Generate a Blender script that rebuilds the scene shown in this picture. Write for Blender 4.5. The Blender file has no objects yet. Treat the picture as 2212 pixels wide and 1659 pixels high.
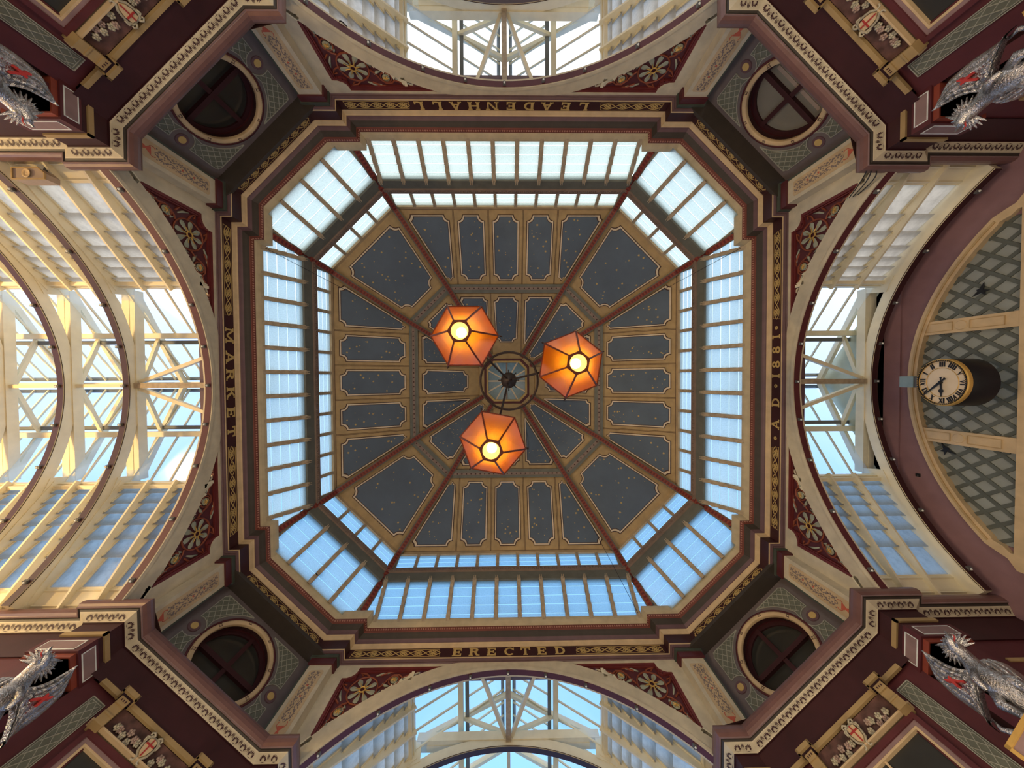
import bpy, math, random
from mathutils import Matrix, Vector
random.seed(7)
PI = math.pi
SC = bpy.context.scene
COL = SC.collection
def R(d): return math.radians(d)

# ------------------------------------------------------------------ camera
# x = right in the picture, y = down in the picture, z = up (away from the lens)
def rmat(rx, ry, rz):
    return Matrix.Rotation(rx, 3, 'X') @ Matrix.Rotation(ry, 3, 'Y') @ Matrix.Rotation(rz, 3, 'Z')
M = rmat(R(1.1127), R(-.8078), R(-.3384))
cam_d = bpy.data.cameras.new('camera'); cam = bpy.data.objects.new('camera', cam_d); COL.objects.link(cam)
cam_d.sensor_fit = 'HORIZONTAL'; cam_d.sensor_width = 36.0; cam_d.lens = 697.0 / 2212 * 36
cam_d.clip_start = .05; cam_d.clip_end = 500
r0, r1, r2 = M[0], M[1], M[2]
cam.matrix_world = Matrix(((r0[0], -r1[0], -r2[0], .0204), (r0[1], -r1[1], -r2[1], -.0988), (r0[2], -r1[2], -r2[2], 0), (0, 0, 0, 1)))
SC.camera = cam

# ------------------------------------------------------------------ sky and exposure
wd = bpy.data.worlds.new('sky'); SC.world = wd; wd.use_nodes = True
nt = wd.node_tree; nt.nodes.clear()
wo = nt.nodes.new('ShaderNodeOutputWorld'); bg = nt.nodes.new('ShaderNodeBackground')
tc = nt.nodes.new('ShaderNodeTexCoord'); sx = nt.nodes.new('ShaderNodeSeparateXYZ')
nz = nt.nodes.new('ShaderNodeTexNoise'); nz.inputs['Scale'].default_value = 1.6; nz.inputs['Detail'].default_value = 3
mr = nt.nodes.new('ShaderNodeMapRange'); mr.inputs['From Min'].default_value = -.75; mr.inputs['From Max'].default_value = .75
ad = nt.nodes.new('ShaderNodeMath'); ad.operation = 'MULTIPLY_ADD'; ad.inputs[1].default_value = .35; 
cr = nt.nodes.new('ShaderNodeValToRGB')
cr.color_ramp.elements[0].position = .25; cr.color_ramp.elements[0].color = (1.02, 1.03, 1.03, 1)
cr.color_ramp.elements[1].position = .85; cr.color_ramp.elements[1].color = (.22, .46, .88, 1)
nt.links.new(tc.outputs['Generated'], sx.inputs[0]); nt.links.new(tc.outputs['Generated'], nz.inputs['Vector'])
nt.links.new(nz.outputs['Fac'], ad.inputs[0]); nt.links.new(sx.outputs['Y'], mr.inputs['Value'])
nt.links.new(mr.outputs['Result'], ad.inputs[2]); nt.links.new(ad.outputs[0], cr.inputs['Fac'])
nt.links.new(cr.outputs['Color'], bg.inputs['Color']); bg.inputs['Strength'].default_value = 1.5
nt.links.new(bg.outputs[0], wo.inputs[0])
SC.view_settings.view_transform = 'Standard'; SC.view_settings.look = 'None'
SC.view_settings.gamma = 1; SC.view_settings.exposure = 0.35; SC.view_settings.use_curve_mapping = False
cy = SC.cycles
cy.use_adaptive_sampling = True; cy.adaptive_threshold = .05; cy.max_bounces = 7; cy.diffuse_bounces = 4; cy.glossy_bounces = 3; cy.transmission_bounces = 6; cy.transparent_max_bounces = 12
cy.caustics_reflective = False; cy.caustics_refractive = False; cy.sample_clamp_indirect = 6
cy.use_denoising = True

# ------------------------------------------------------------------ materials
MAT = {}
def mat(name, col, rough=.55, metal=0, noise=.12, scale=6, bump=0, spec=.4):
    m = bpy.data.materials.new(name); m.use_nodes = True; n = m.node_tree; b = n.nodes['Principled BSDF']
    b.inputs['Roughness'].default_value = rough; b.inputs['Metallic'].default_value = metal
    b.inputs['Specular IOR Level'].default_value = spec
    t = n.nodes.new('ShaderNodeTexNoise'); t.inputs['Scale'].default_value = scale; t.inputs['Detail'].default_value = 5
    c = n.nodes.new('ShaderNodeTexCoord'); n.links.new(c.outputs['Object'], t.inputs['Vector'])
    r = n.nodes.new('ShaderNodeValToRGB')
    r.color_ramp.elements[0].position = .3; r.color_ramp.elements[1].position = .7
    r.color_ramp.elements[0].color = (*[x * (1 - noise) for x in col], 1)
    r.color_ramp.elements[1].color = (*[min(1, x * (1 + noise)) for x in col], 1)
    n.links.new(t.outputs['Fac'], r.inputs['Fac']); n.links.new(r.outputs['Color'], b.inputs['Base Color'])
    if bump:
        bp = n.nodes.new('ShaderNodeBump'); bp.inputs['Strength'].default_value = bump; bp.inputs['Distance'].default_value = .01
        t2 = n.nodes.new('ShaderNodeTexNoise'); t2.inputs['Scale'].default_value = scale * 6
        n.links.new(c.outputs['Object'], t2.inputs['Vector'])
        n.links.new(t2.outputs['Fac'], bp.inputs['Height']); n.links.new(bp.outputs[0], b.inputs['Normal'])
    MAT[name] = m; return m
mat('cream', (.58, .52, .385)); mat('beam_cream', (.74, .68, .50), noise=.06); mat('tan', (.44, .31, .15)); mat('tan_light', (.56, .42, .25))
mat('crown_cream', (.46, .39, .26)); mat('bead_red', (.16, .045, .032)); mat('bead_pale', (.40, .20, .15)); mat('line_cream', (.72, .60, .44)); mat('line_dark', (.055, .018, .014)); mat('blue', (.098, .135, .185), noise=.1, scale=2)
mat('maroon_deep', (.042, .010, .013)); mat('maroon', (.088, .018, .023)); mat('plum', (.125, .072, .084), rough=.4); mat('torus_plum', (.165, .085, .078), rough=.32)
mat('dark_cove', (.045, .036, .030)); mat('red', (.24, .05, .03)); mat('red_dark', (.135, .020, .020)); mat('orange_red', (.24, .062, .030))
mat('mauve', (.25, .165, .165)); mat('oculus_wall', (.140, .118, .120)); mat('wall_mauve', (.235, .135, .150), noise=.06); mat('grey_green', (.135, .145, .115)); mat('green_dark', (.065, .078, .062))
mat('lattice_line', (.34, .345, .29)); mat('grey_beam', (.16, .165, .14)); mat('carved_brown', (.27, .20, .165), bump=.4)
mat('gold', (.55, .35, .10), rough=.4, metal=.35, bump=.2); mat('gold_paint', (.52, .37, .14)); mat('corbel_gold', (.37, .26, .12))
mat('mullion', (.38, .31, .22), noise=.2, scale=14); mat('sage', (.34, .36, .28)); mat('white_line', (.75, .80, .80)); mat('ink', (.05, .015, .025))
mat('silver', (.46, .45, .45), rough=.27, metal=.92, noise=.35, scale=14, bump=.8); mat('cross_red', (.36, .03, .03))
mat('iron', (.045, .028, .022), rough=.5, metal=.3); mat('lamp_copper', (.14, .034, .017), rough=.4, metal=.3); mat('black', (.012, .013, .016), rough=.35)
mat('oculus_glass', (.030, .030, .027), rough=.12, spec=.6, scale=2); mat('oculus_glass_pale', (.20, .195, .165), rough=.15, spec=.6, scale=2)
mat('lozenge_glass', (.28, .305, .29), rough=.3, noise=.15, scale=2.5); mat('lattice_lead', (.095, .107, .095)); mat('pale_green', (.50, .56, .48), noise=.05)
mat('floor_stone', (.55, .52, .47)); mat('clock_face', (.72, .60, .44), noise=.05); mat('cable', (.02, .018, .022)); mat('zinc', (.14, .15, .155), rough=.6)
mat('teal_grey', (.22, .30, .30)); mat('vase_red', (.55, .12, .07)); mat('stem', (.21, .17, .165)); mat('flower_pink', (.34, .24, .20), noise=.35, scale=40)
mat('flower_pale', (.42, .38, .28), noise=.3, scale=40); mat('brown_panel', (.105, .052, .045), noise=.5, scale=9); mat('shutter', (.030, .030, .028), rough=.35)
mat('joist', (.34, .27, .22)); mat('bracket', (.10, .10, .10))

def glass(name, col, fac_t, gloss=.06):
    m = bpy.data.materials.new(name); m.use_nodes = True; n = m.node_tree; n.nodes.clear()
    o = n.nodes.new('ShaderNodeOutputMaterial'); tr = n.nodes.new('ShaderNodeBsdfTransparent'); tl = n.nodes.new('ShaderNodeBsdfTranslucent')
    gl = n.nodes.new('ShaderNodeBsdfGlossy'); gl.inputs['Roughness'].default_value = .15
    m1 = n.nodes.new('ShaderNodeMixShader'); m2 = n.nodes.new('ShaderNodeMixShader')
    tr.inputs[0].default_value = (*col, 1)
    t = n.nodes.new('ShaderNodeTexNoise'); t.inputs['Scale'].default_value = 55 if name == 'frosted' else 12; t.inputs['Detail'].default_value = 4; t.inputs['Roughness'].default_value = .7
    c = n.nodes.new('ShaderNodeTexCoord'); n.links.new(c.outputs['Object'], t.inputs['Vector'])
    r = n.nodes.new('ShaderNodeValToRGB')
    r.color_ramp.elements[0].position = .25; r.color_ramp.elements[1].position = .6
    r.color_ramp.elements[0].color = (*[x * .78 for x in col], 1); r.color_ramp.elements[1].color = (*col, 1)
    n.links.new(t.outputs['Fac'], r.inputs['Fac']); n.links.new(r.outputs['Color'], tl.inputs[0])
    if name == 'frosted': n.links.new(r.outputs['Color'], tr.inputs[0])
    m1.inputs[0].default_value = fac_t; n.links.new(tl.outputs[0], m1.inputs[1]); n.links.new(tr.outputs[0], m1.inputs[2])
    m2.inputs[0].default_value = gloss; n.links.new(m1.outputs[0], m2.inputs[1]); n.links.new(gl.outputs[0], m2.inputs[2])
    n.links.new(m2.outputs[0], o.inputs[0]); MAT[name] = m
glass('frosted', (.84, .91, .885), .38); glass('vault_glass', (.80, .76, .70), .22); glass('clear', (.96, .98, .99), .93, .04)
glass('cupola_glass', (.42, .42, .36), .3); glass('amber', (.98, .63, .18), .76, .10); glass('glow_disc_glass', (1.0, .80, .45), .55, .05)
def emit(name, col, s):
    m = bpy.data.materials.new(name); m.use_nodes = True; n = m.node_tree; n.nodes.clear()
    o = n.nodes.new('ShaderNodeOutputMaterial'); e = n.nodes.new('ShaderNodeEmission'); e.inputs[0].default_value = (*col, 1); e.inputs[1].default_value = s
    n.links.new(e.outputs[0], o.inputs[0]); MAT[name] = m
emit('bulb', (1, .66, .26), 30); mat('lamp_enamel', (.50, .27, .10), rough=.5)

# ------------------------------------------------------------------ mesh helpers
class MB:
    def __init__(s): s.v = []; s.f = []
    def add(s, vs, fs):
        o = len(s.v); s.v += [tuple(p) for p in vs]; s.f += [tuple(i + o for i in f) for f in fs]; return s
    def hexa(s, p):   # 8 points: bottom 4, top 4
        return s.add(p, [(0, 3, 2, 1), (4, 5, 6, 7), (0, 1, 5, 4), (1, 2, 6, 5), (2, 3, 7, 6), (3, 0, 4, 7)])
    def box(s, x0, x1, y0, y1, z0, z1):
        return s.hexa([(x0, y0, z0), (x1, y0, z0), (x1, y1, z0), (x0, y1, z0), (x0, y0, z1), (x1, y0, z1), (x1, y1, z1), (x0, y1, z1)])
    def bar(s, a, b, w, h, up=(0, 0, 1)):   # box beam from a to b, width w, height h (up side)
        a = Vector(a); b = Vector(b); d = (b - a).normalized(); u = Vector(up); sd = d.cross(u)
        if sd.length < 1e-5: sd = d.cross(Vector((1, 0, 0)))
        sd.normalize(); u = sd.cross(d).normalized(); sd = sd * (w / 2); u = u * (h / 2)
        return s.hexa([a - sd - u, a + sd - u, b + sd - u, b - sd - u, a - sd + u, a + sd + u, b + sd + u, b - sd + u])
    def tube(s, pts, r, n=6, cap=True):
        pts = [Vector(p) for p in pts]; rr = r if isinstance(r, (list, tuple)) else [r] * len(pts); ring = []; vs = []; fs = []
        prev = None
        for i, p in enumerate(pts):
            d = (pts[min(i + 1, len(pts) - 1)] - pts[max(i - 1, 0)])
            d = d.normalized() if d.length > 1e-9 else Vector((0, 0, 1))
            if prev is None:
                sd = d.cross(Vector((0, 0, 1)))
                if sd.length < 1e-3: sd = d.cross(Vector((1, 0, 0)))
            else: sd = prev - d * prev.dot(d)
            sd.normalize(); prev = sd; u = d.cross(sd)
            for k in range(n):
                t = 2 * PI * k / n; vs.append(p + (sd * math.cos(t) + u * math.sin(t)) * rr[i])
        for i in range(len(pts) - 1):
            for k in range(n): fs.append((i * n + k, i * n + (k + 1) % n, (i + 1) * n + (k + 1) % n, (i + 1) * n + k))
        if cap: fs += [tuple(range(n - 1, -1, -1)), tuple(range((len(pts) - 1) * n, len(pts) * n))]
        return s.add(vs, fs)
    def prism(s, poly, fn, t0, t1):   # 2d polygon extruded; fn(u,v,w)->xyz
        n = len(poly); vs = [fn(u, v, t0) for u, v in poly] + [fn(u, v, t1) for u, v in poly]
        fs = [tuple(range(n)), tuple(range(2 * n - 1, n - 1, -1))] + [(i, i + n, (i + 1) % n + n, (i + 1) % n) for i in range(n)]
        return s.add(vs, fs)
    def ring2(s, pa, pb, fn, t0, t1):  # band between two polygons of equal count, extruded
        n = len(pa); vs = [fn(*p, t0) for p in pa] + [fn(*p, t0) for p in pb] + [fn(*p, t1) for p in pa] + [fn(*p, t1) for p in pb]; fs = []
        for i in range(n):
            j = (i + 1) % n
            fs += [(i, j, n + j, n + i), (2 * n + i, 3 * n + i, 3 * n + j, 2 * n + j), (i, 2 * n + i, 2 * n + j, j), (n + i, n + j, 3 * n + j, 3 * n + i)]
        return s.add(vs, fs)
    def lathe(s, prof, n, fn):   # prof [(r,h)], fn(x,y,h)
        vs = []; fs = []; m = len(prof)
        for k in range(n):
            t = 2 * PI * k / n
            for r, h in prof: vs.append(fn(r * math.cos(t), r * math.sin(t), h))
        for k in range(n):
            q = (k + 1) % n
            for i in range(m - 1): fs.append((k * m + i, q * m + i, q * m + i + 1, k * m + i + 1))
        return s.add(vs, fs)
    def ball(s, c, r, n=8, m=6, sq=(1, 1, 1)):
        vs = []; fs = []
        for i in range(m + 1):
            a = PI * i / m
            for k in range(n):
                t = 2 * PI * k / n; vs.append((c[0] + r * sq[0] * math.sin(a) * math.cos(t), c[1] + r * sq[1] * math.sin(a) * math.sin(t), c[2] + r * sq[2] * math.cos(a)))
        for i in range(m):
            for k in range(n): fs.append((i * n + k, i * n + (k + 1) % n, (i + 1) * n + (k + 1) % n, (i + 1) * n + k))
        return s.add(vs, fs)
    def grid(s, rows):
        n = len(rows[0]); vs = [p for r in rows for p in r]
        return s.add(vs, [(i * n + k, i * n + k + 1, (i + 1) * n + k + 1, (i + 1) * n + k) for i in range(len(rows) - 1) for k in range(n - 1)])
    def mesh(s, name, m, smooth=False):
        me = bpy.data.meshes.new(name); me.from_pydata(s.v, [], s.f); me.update(); me.materials.append(MAT[m])
        if smooth: me.polygons.foreach_set('use_smooth', [True] * len(me.polygons))
        return me
    def obj(s, name, m, parent=None, smooth=False, loc=None):
        return link(name, s.mesh(name, m, smooth), parent, loc)
def link(name, me, parent=None, loc=None, rot=None):
    o = bpy.data.objects.new(name, me); COL.objects.link(o)
    if parent: o.parent = parent
    if loc: o.location = loc
    if rot: o.rotation_euler = rot
    return o
def tag(o, label, cat, group=None, kind=None):
    o['label'] = label; o['category'] = cat
    if group: o['group'] = group
    if kind: o['kind'] = kind
    return o
def empty(name, label, cat, loc=(0, 0, 0), rz=0, group=None, kind=None):
    o = bpy.data.objects.new(name, None); COL.objects.link(o); o.location = loc; o.rotation_euler = (0, 0, rz)
    return tag(o, label, cat, group, kind)
def copy_tree(o, parent=None):
    c = o.copy(); COL.objects.link(c); c.parent = parent
    for ch in list(o.children): copy_tree(ch, c)
    return c
def again(root, name, label, rz=None, group=None, scale=None):
    c = copy_tree(root); c.name = name; c['label'] = label
    if rz is not None: c.rotation_euler = (0, 0, rz)
    if group: c['group'] = group
    if scale: c.scale = scale
    return c
def offset_path(pts, d, closed):   # left-hand offset
    out = []; n = len(pts)
    for i in range(n):
        p = Vector(pts[i]); a = Vector(pts[i - 1]) if (closed or i > 0) else None; b = Vector(pts[(i + 1) % n]) if (closed or i < n - 1) else None
        ns = []
        if a is not None: e = (p - a).normalized(); ns.append(Vector((-e.y, e.x)))
        if b is not None: e = (b - p).normalized(); ns.append(Vector((-e.y, e.x)))
        o = ns[0] if len(ns) == 1 else (ns[0] + ns[1]) / (1 + ns[0].dot(ns[1]))
        out.append((p.x + o.x * d, p.y + o.y * d))
    return out
def sweep(mb, pts, prof, closed):   # prof [(left offset, z)]
    rings = [[(x, y, z) for x, y in offset_path(pts, d, closed)] for d, z in prof]; n = len(pts); vs = [p for r in rings for p in r]; fs = []
    for i in range(len(prof) - 1):
        for k in range(n if closed else n - 1):
            j = (k + 1) % n; fs.append((i * n + k, i * n + j, (i + 1) * n + j, (i + 1) * n + k))
    return mb.add(vs, fs)
def arcp(c, r, a0, a1, n): return [(c[0] + r * math.cos(a0 + (a1 - a0) * i / n), c[1] + r * math.sin(a0 + (a1 - a0) * i / n)) for i in range(n + 1)]
def clip_seg(p, q, inside, n=60):   # runs of a segment inside a region
    out = []; st = None
    for i in range(n + 1):
        t = i / n; x = (p[0] + (q[0] - p[0]) * t, p[1] + (q[1] - p[1]) * t)
        if inside(*x):
            if st is None: st = x
            en = x
        elif st is not None:
            if st != en: out.append((st, en))
            st = None
    if st is not None and st != en: out.append((st, en))
    return out
JIT = [0]
def strip(mb, a, b, w, fn, t0, t1):
    JIT[0] = (JIT[0] + 1) % 11; e_ = JIT[0] * .00022 * (1 if t1 > t0 else -1)
    t0 -= e_; t1 += e_
    d = Vector((b[0] - a[0], b[1] - a[1]))
    if d.length < 1e-4: return
    d.normalize(); n = Vector((-d.y, d.x)) * (w / 2)
    mb.prism([(a[0] + n.x, a[1] + n.y), (b[0] + n.x, b[1] + n.y), (b[0] - n.x, b[1] - n.y), (a[0] - n.x, a[1] - n.y)], fn, t0, t1)
def pline(mb, pts, w, fn, t0, t1):
    for a, b in zip(pts, pts[1:]): strip(mb, a, b, w, fn, t0, t1)
def lattice(mb, inside, bx, step_u, step_v, w, fn, t0, t1, n=60):   # crossing diagonal bars
    u0, u1, v0, v1 = bx; sl = step_v / step_u; H = v1 - v0
    k = -int(H / sl / step_u) - 2
    while u0 + k * step_u < u1 + H / sl + step_u:
        u = u0 + k * step_u
        for e_, (p, q) in enumerate((((u, v0), (u + H / sl, v1)), ((u, v0), (u - H / sl, v1)))):
            for a, b in clip_seg(p, q, inside, n): strip(mb, a, b, w, fn, t0 - .003 * e_, t1)
        k += 1
SIDE = {'east': 0, 'south': 90, 'west': 180, 'north': 270}
DIAG = {'southeast': 45, 'southwest': 135, 'northwest': 225, 'northeast': 315}

# ================================================================== large structure
fl = MB().box(-14, 14, -14, 14, -1.75, -1.6).obj('floor', 'floor_stone'); tag(fl, 'pale stone paving of the market crossing below', 'floor', kind='structure')

# ---- octagonal entablature with the inscription
A, B, S_, C_ = 4.933, 2.928, .186, 3.419
def rot2(p, d): c, s = math.cos(R(d)), math.sin(R(d)); return (round(p[0] * c - p[1] * s, 6), round(p[0] * s + p[1] * c, 6))
seq = [(A - S_, -C_), (A - S_, -B), (A, -B), (A, B), (A - S_, B), (A - S_, C_)]
OCT = [rot2(p, d) for d in (0, 90, 180, 270) for p in seq]
ent = empty('trim_1', 'octagonal maroon entablature with gilded lettering round the crossing', 'cornice', kind='structure')
for nm, m, pr in (('lower_moulding', 'plum', [(-.40, 5.69), (-.09, 5.69), (-.075, 5.692), (-.06, 5.70), (-.035, 5.694), (-.012, 5.702), (-.006, 5.72)]),
                  ('gold_fillet', 'tan_light', [(-.006, 5.716), (.006, 5.718), (.006, 5.73), (0, 5.733)]),
                  ('frieze', 'maroon_deep', [(0, 5.733), (0, 5.936)]),
                  ('cove', 'tan_light', [(0, 5.934), (.012, 5.938), (.02, 5.955), (.034, 5.985), (.05, 5.998), (.05, 6.004)]),
                  ('upper_moulding', 'plum', [(.05, 6.002), (.062, 6.006), (.08, 6.03), (.10, 6.048)]),
                  ('dark_band', 'dark_cove', [(.10, 6.046), (.125, 6.07), (.15, 6.09), (.17, 6.11), (.172, 6.118)]),
                  ('crown_moulding', 'crown_cream', [(.205, 6.185), (.21, 6.195), (.235, 6.215), (.262, 6.255), (.275, 6.285), (.28, 6.31), (.25, 6.33), (-.3, 6.34)])):
    sweep(MB(), OCT, pr, True).obj(nm, m, ent, smooth=False)
bead = MB(); brow = MB(); sweep(bead, OCT, [(.172, 6.112), (.185, 6.118), (.200, 6.150), (.207, 6.186), (.205, 6.19)], True)
for (x0, y0), (x1, y1) in zip(offset_path(OCT, .198, True), offset_path(OCT, .198, True)[1:] + offset_path(OCT, .198, True)[:1]):
    L = math.hypot(x1 - x0, y1 - y0); n = max(1, int(L / .045))
    for i in range(n):
        t = (i + .5) / n; brow.ball((x0 + (x1 - x0) * t, y0 + (y1 - y0) * t, 6.152), .017, 5, 4)
bead.obj('carved_bead', 'bead_red', ent); brow.obj('bead_row', 'bead_pale', ent)['kind'] = 'stuff'

# lettering: slab capitals from strokes in a 1-high box
def rc(x0, y0, x1, y1): return [(x0, y0), (x1, y0), (x1, y1), (x0, y1)]
def annulus(c, r, R_, a0, a1, n=10):
    out = []
    for i in range(n):
        p = [a0 + (a1 - a0) * (i + k) / n for k in (0, 1)]
        out.append([(c[0] + r[0] * math.cos(p[0]), c[1] + r[1] * math.sin(p[0])), (c[0] + R_[0] * math.cos(p[0]), c[1] + R_[1] * math.sin(p[0])),
                    (c[0] + R_[0] * math.cos(p[1]), c[1] + R_[1] * math.sin(p[1])), (c[0] + r[0] * math.cos(p[1]), c[1] + r[1] * math.sin(p[1]))])
    return out
def serif(x, y, w=.40, h=.13): return rc(x - w / 2, y, x + w / 2, y + h)
stem_ = lambda x: [rc(x - .125, 0, x + .125, 1), serif(x, 0), serif(x, .89)]
GLY = {
 'L': (.95, stem_(.2) + [rc(.2, 0, .85, .15), [(.85, 0), (.85, .36), (.73, .30), (.68, .12)]]),
 'E': (1.0, stem_(.2) + [rc(.2, 0, .85, .14), rc(.2, .86, .85, 1), rc(.3, .44, .6, .57), rc(.56, .36, .68, .66), [(.85, 0), (.85, .34), (.75, .30), (.70, .1)], [(.85, 1), (.85, .66), (.75, .70), (.70, .9)]]),
 'A': (1.15, [[(.08, 0), (.26, 0), (.62, 1), (.48, 1)], [(.82, 0), (1.06, 0), (.66, 1), (.46, 1)], rc(.3, .28, .82, .40), serif(.17, 0, .34), serif(.94, 0, .38), serif(.56, .9, .3, .1)]),
 'D': (1.05, stem_(.2) + annulus((.4, .5), (.35, .36), (.56, .5), -PI / 2, PI / 2) + [rc(.2, 0, .42, .14), rc(.2, .86, .42, 1)]),
 'N': (1.2, [rc(.12, 0, .26, 1), rc(.92, 0, 1.06, 1), [(.12, 1), (.34, 1), (1.06, 0), (.86, 0)], serif(.19, 0), serif(.16, .89, .3), serif(.99, .89)]),
 'H': (1.15, stem_(.2) + stem_(.93) + [rc(.2, .43, .93, .57)]),
 'M': (1.35, [rc(.1, 0, .24, 1), rc(1.06, 0, 1.24, 1), [(.1, 1), (.32, 1), (.76, .16), (.6, .16)], [(1.24, 1), (1.04, 1), (.6, .16), (.76, .16)], serif(.17, 0, .34), serif(1.15, 0), serif(.17, .89, .3), serif(1.17, .89, .3)]),
 'R': (1.1, stem_(.2) + annulus((.5, .74), (.16, .13), (.36, .26), -PI / 2, PI / 2) + [rc(.2, .87, .52, 1), rc(.2, .48, .52, .61), [(.46, .5), (.66, .5), (.94, 0), (.72, 0)], serif(.86, 0, .3)]),
 'K': (1.15, stem_(.2) + [[(.28, .42), (.28, .6), (.72, 1), (.92, 1)], [(.42, .62), (.58, .72), (1.0, 0), (.76, 0)], serif(.8, .89, .32), serif(.9, 0, .36)]),
 'T': (1.05, [rc(.43, 0, .63, 1), serif(.53, 0), rc(.08, .85, .98, 1), [(.08, 1), (.08, .62), (.2, .66), (.24, .9)], [(.98, 1), (.98, .62), (.86, .66), (.82, .9)]]),
 'C': (1.05, annulus((.56, .5), (.3, .36), (.5, .5), PI * .25, PI * 1.75, 14) + [[(.96, 1), (.96, .62), (.84, .68), (.78, .86)]]),
 '1': (.6, [rc(.2, 0, .4, 1), serif(.3, 0, .46), serif(.28, .88, .4)]),
 '8': (.85, annulus((.42, .74), (.14, .13), (.34, .27), 0, 2 * PI, 14) + annulus((.42, .27), (.17, .14), (.39, .28), 0, 2 * PI, 14)),
 '.': (.5, annulus((.25, .5), (.07, .07), (.2, .2), 0, 2 * PI, 10)),
}
def letter(ch, side, t, h=.165, wid=.80, z0=5.752):
    w, polys = GLY[ch]; mb = MB()
    for i_, p in enumerate(polys): mb.prism([((-(x - w / 2)) * h * wid * 1.25, y * h) for x, y in p], lambda u, v, q: (A - q, u, z0 + v), 0, .006 + .0002 * (i_ % 9))
    o = mb.obj('letter', 'gold_paint', ent, loc=None)
    o.rotation_euler = (0, 0, R(SIDE[side])); c, s = math.cos(R(SIDE[side])), math.sin(R(SIDE[side])); o.location = (-t * s, t * c, 0)
    o['label'] = 'gilded %s painted on the maroon frieze' % ('dot' if ch == '.' else 'letter ' + ch if ch.isalpha() else 'numeral ' + ch)
for i, ch in enumerate('LEADENHALL'): letter(ch, 'north', -.06 + (4.5 - i) * .325, wid=.92)
for ch, t in zip('.1881.DA.', (-.981, -.819, -.577, -.314, -.105, .081, .377, .783, 1.039)): letter(ch, 'east', t)
for ch, t in zip('MARKET', (-.881, -.49, -.171, .156, .503, .835)): letter(ch, 'west', -t, wid=1.0)
for ch, t in zip('ERECTED', (-.921, -.607, -.292, .022, .319, .632, .963)): letter(ch, 'south', -t, wid=.95)

# gilded scroll panels of the frieze
def scroll_panel(d, t0, t1, off, parent, name='gilded_scroll_panel'):
    mb = MB(); fn = lambda u, v, q: (off - q, u, 5.833 + v); W = t1 - t0; n = max(2, round(W / .25)); st = W / n
    for pa, w in (((t0, -.07), .0), ((t1, .07), 0)): pass
    pline(mb, [(t0, -.075), (t1, -.075), (t1 - .03, .075), (t0 + .03, .075), (t0, -.075)], .006, fn, .0, .003)
    for i in range(n):
        c = t0 + (i + .5) * st
        for sgn in (1, -1):
            pts = [(c + (-.5 + k / 8) * st * .98, sgn * .055 * math.sin(PI * k / 8) ** .8) for k in range(9)]
            pline(mb, pts, .012, fn, 0, .003)
            pline(mb, [(c + sgn * .02, sgn * .0), (c + sgn * .06, sgn * .035), (c + sgn * .095, sgn * .02)], .012, fn, 0, .003)
        for dx, dy, rr in ((0, 0, .022), (-.03, .022, .016), (.03, .022, .016), (-.03, -.022, .016), (.03, -.022, .016), (0, .045, .014), (0, -.045, .014), (-.055, 0, .012), (.055, 0, .012)):
            mb.prism(arcp((c + dx, dy), rr, 0, 2 * PI * 7 / 8, 7), fn, 0, .004)
    o = mb.obj(name, 'gold_paint', parent); o.rotation_euler = (0, 0, R(d)); return o
for sd, a, b, c, d in (('north', -2.82, -1.68, 1.70, 2.82), ('east', -2.72, -1.13, 1.19, 2.71), ('west', -2.70, -1.10, 1.23, 2.82), ('south', -2.86, -1.25, 1.24, 2.86)):
    scroll_panel(SIDE[sd], a, b, A, ent); scroll_panel(SIDE[sd], c, d, A, ent)
DH = (A - S_ - C_) / math.sqrt(2); DD = (A - S_ + C_) / math.sqrt(2)
for k in DIAG.values(): scroll_panel(k, -DH + .06, DH - .06, DD, ent)

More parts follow.
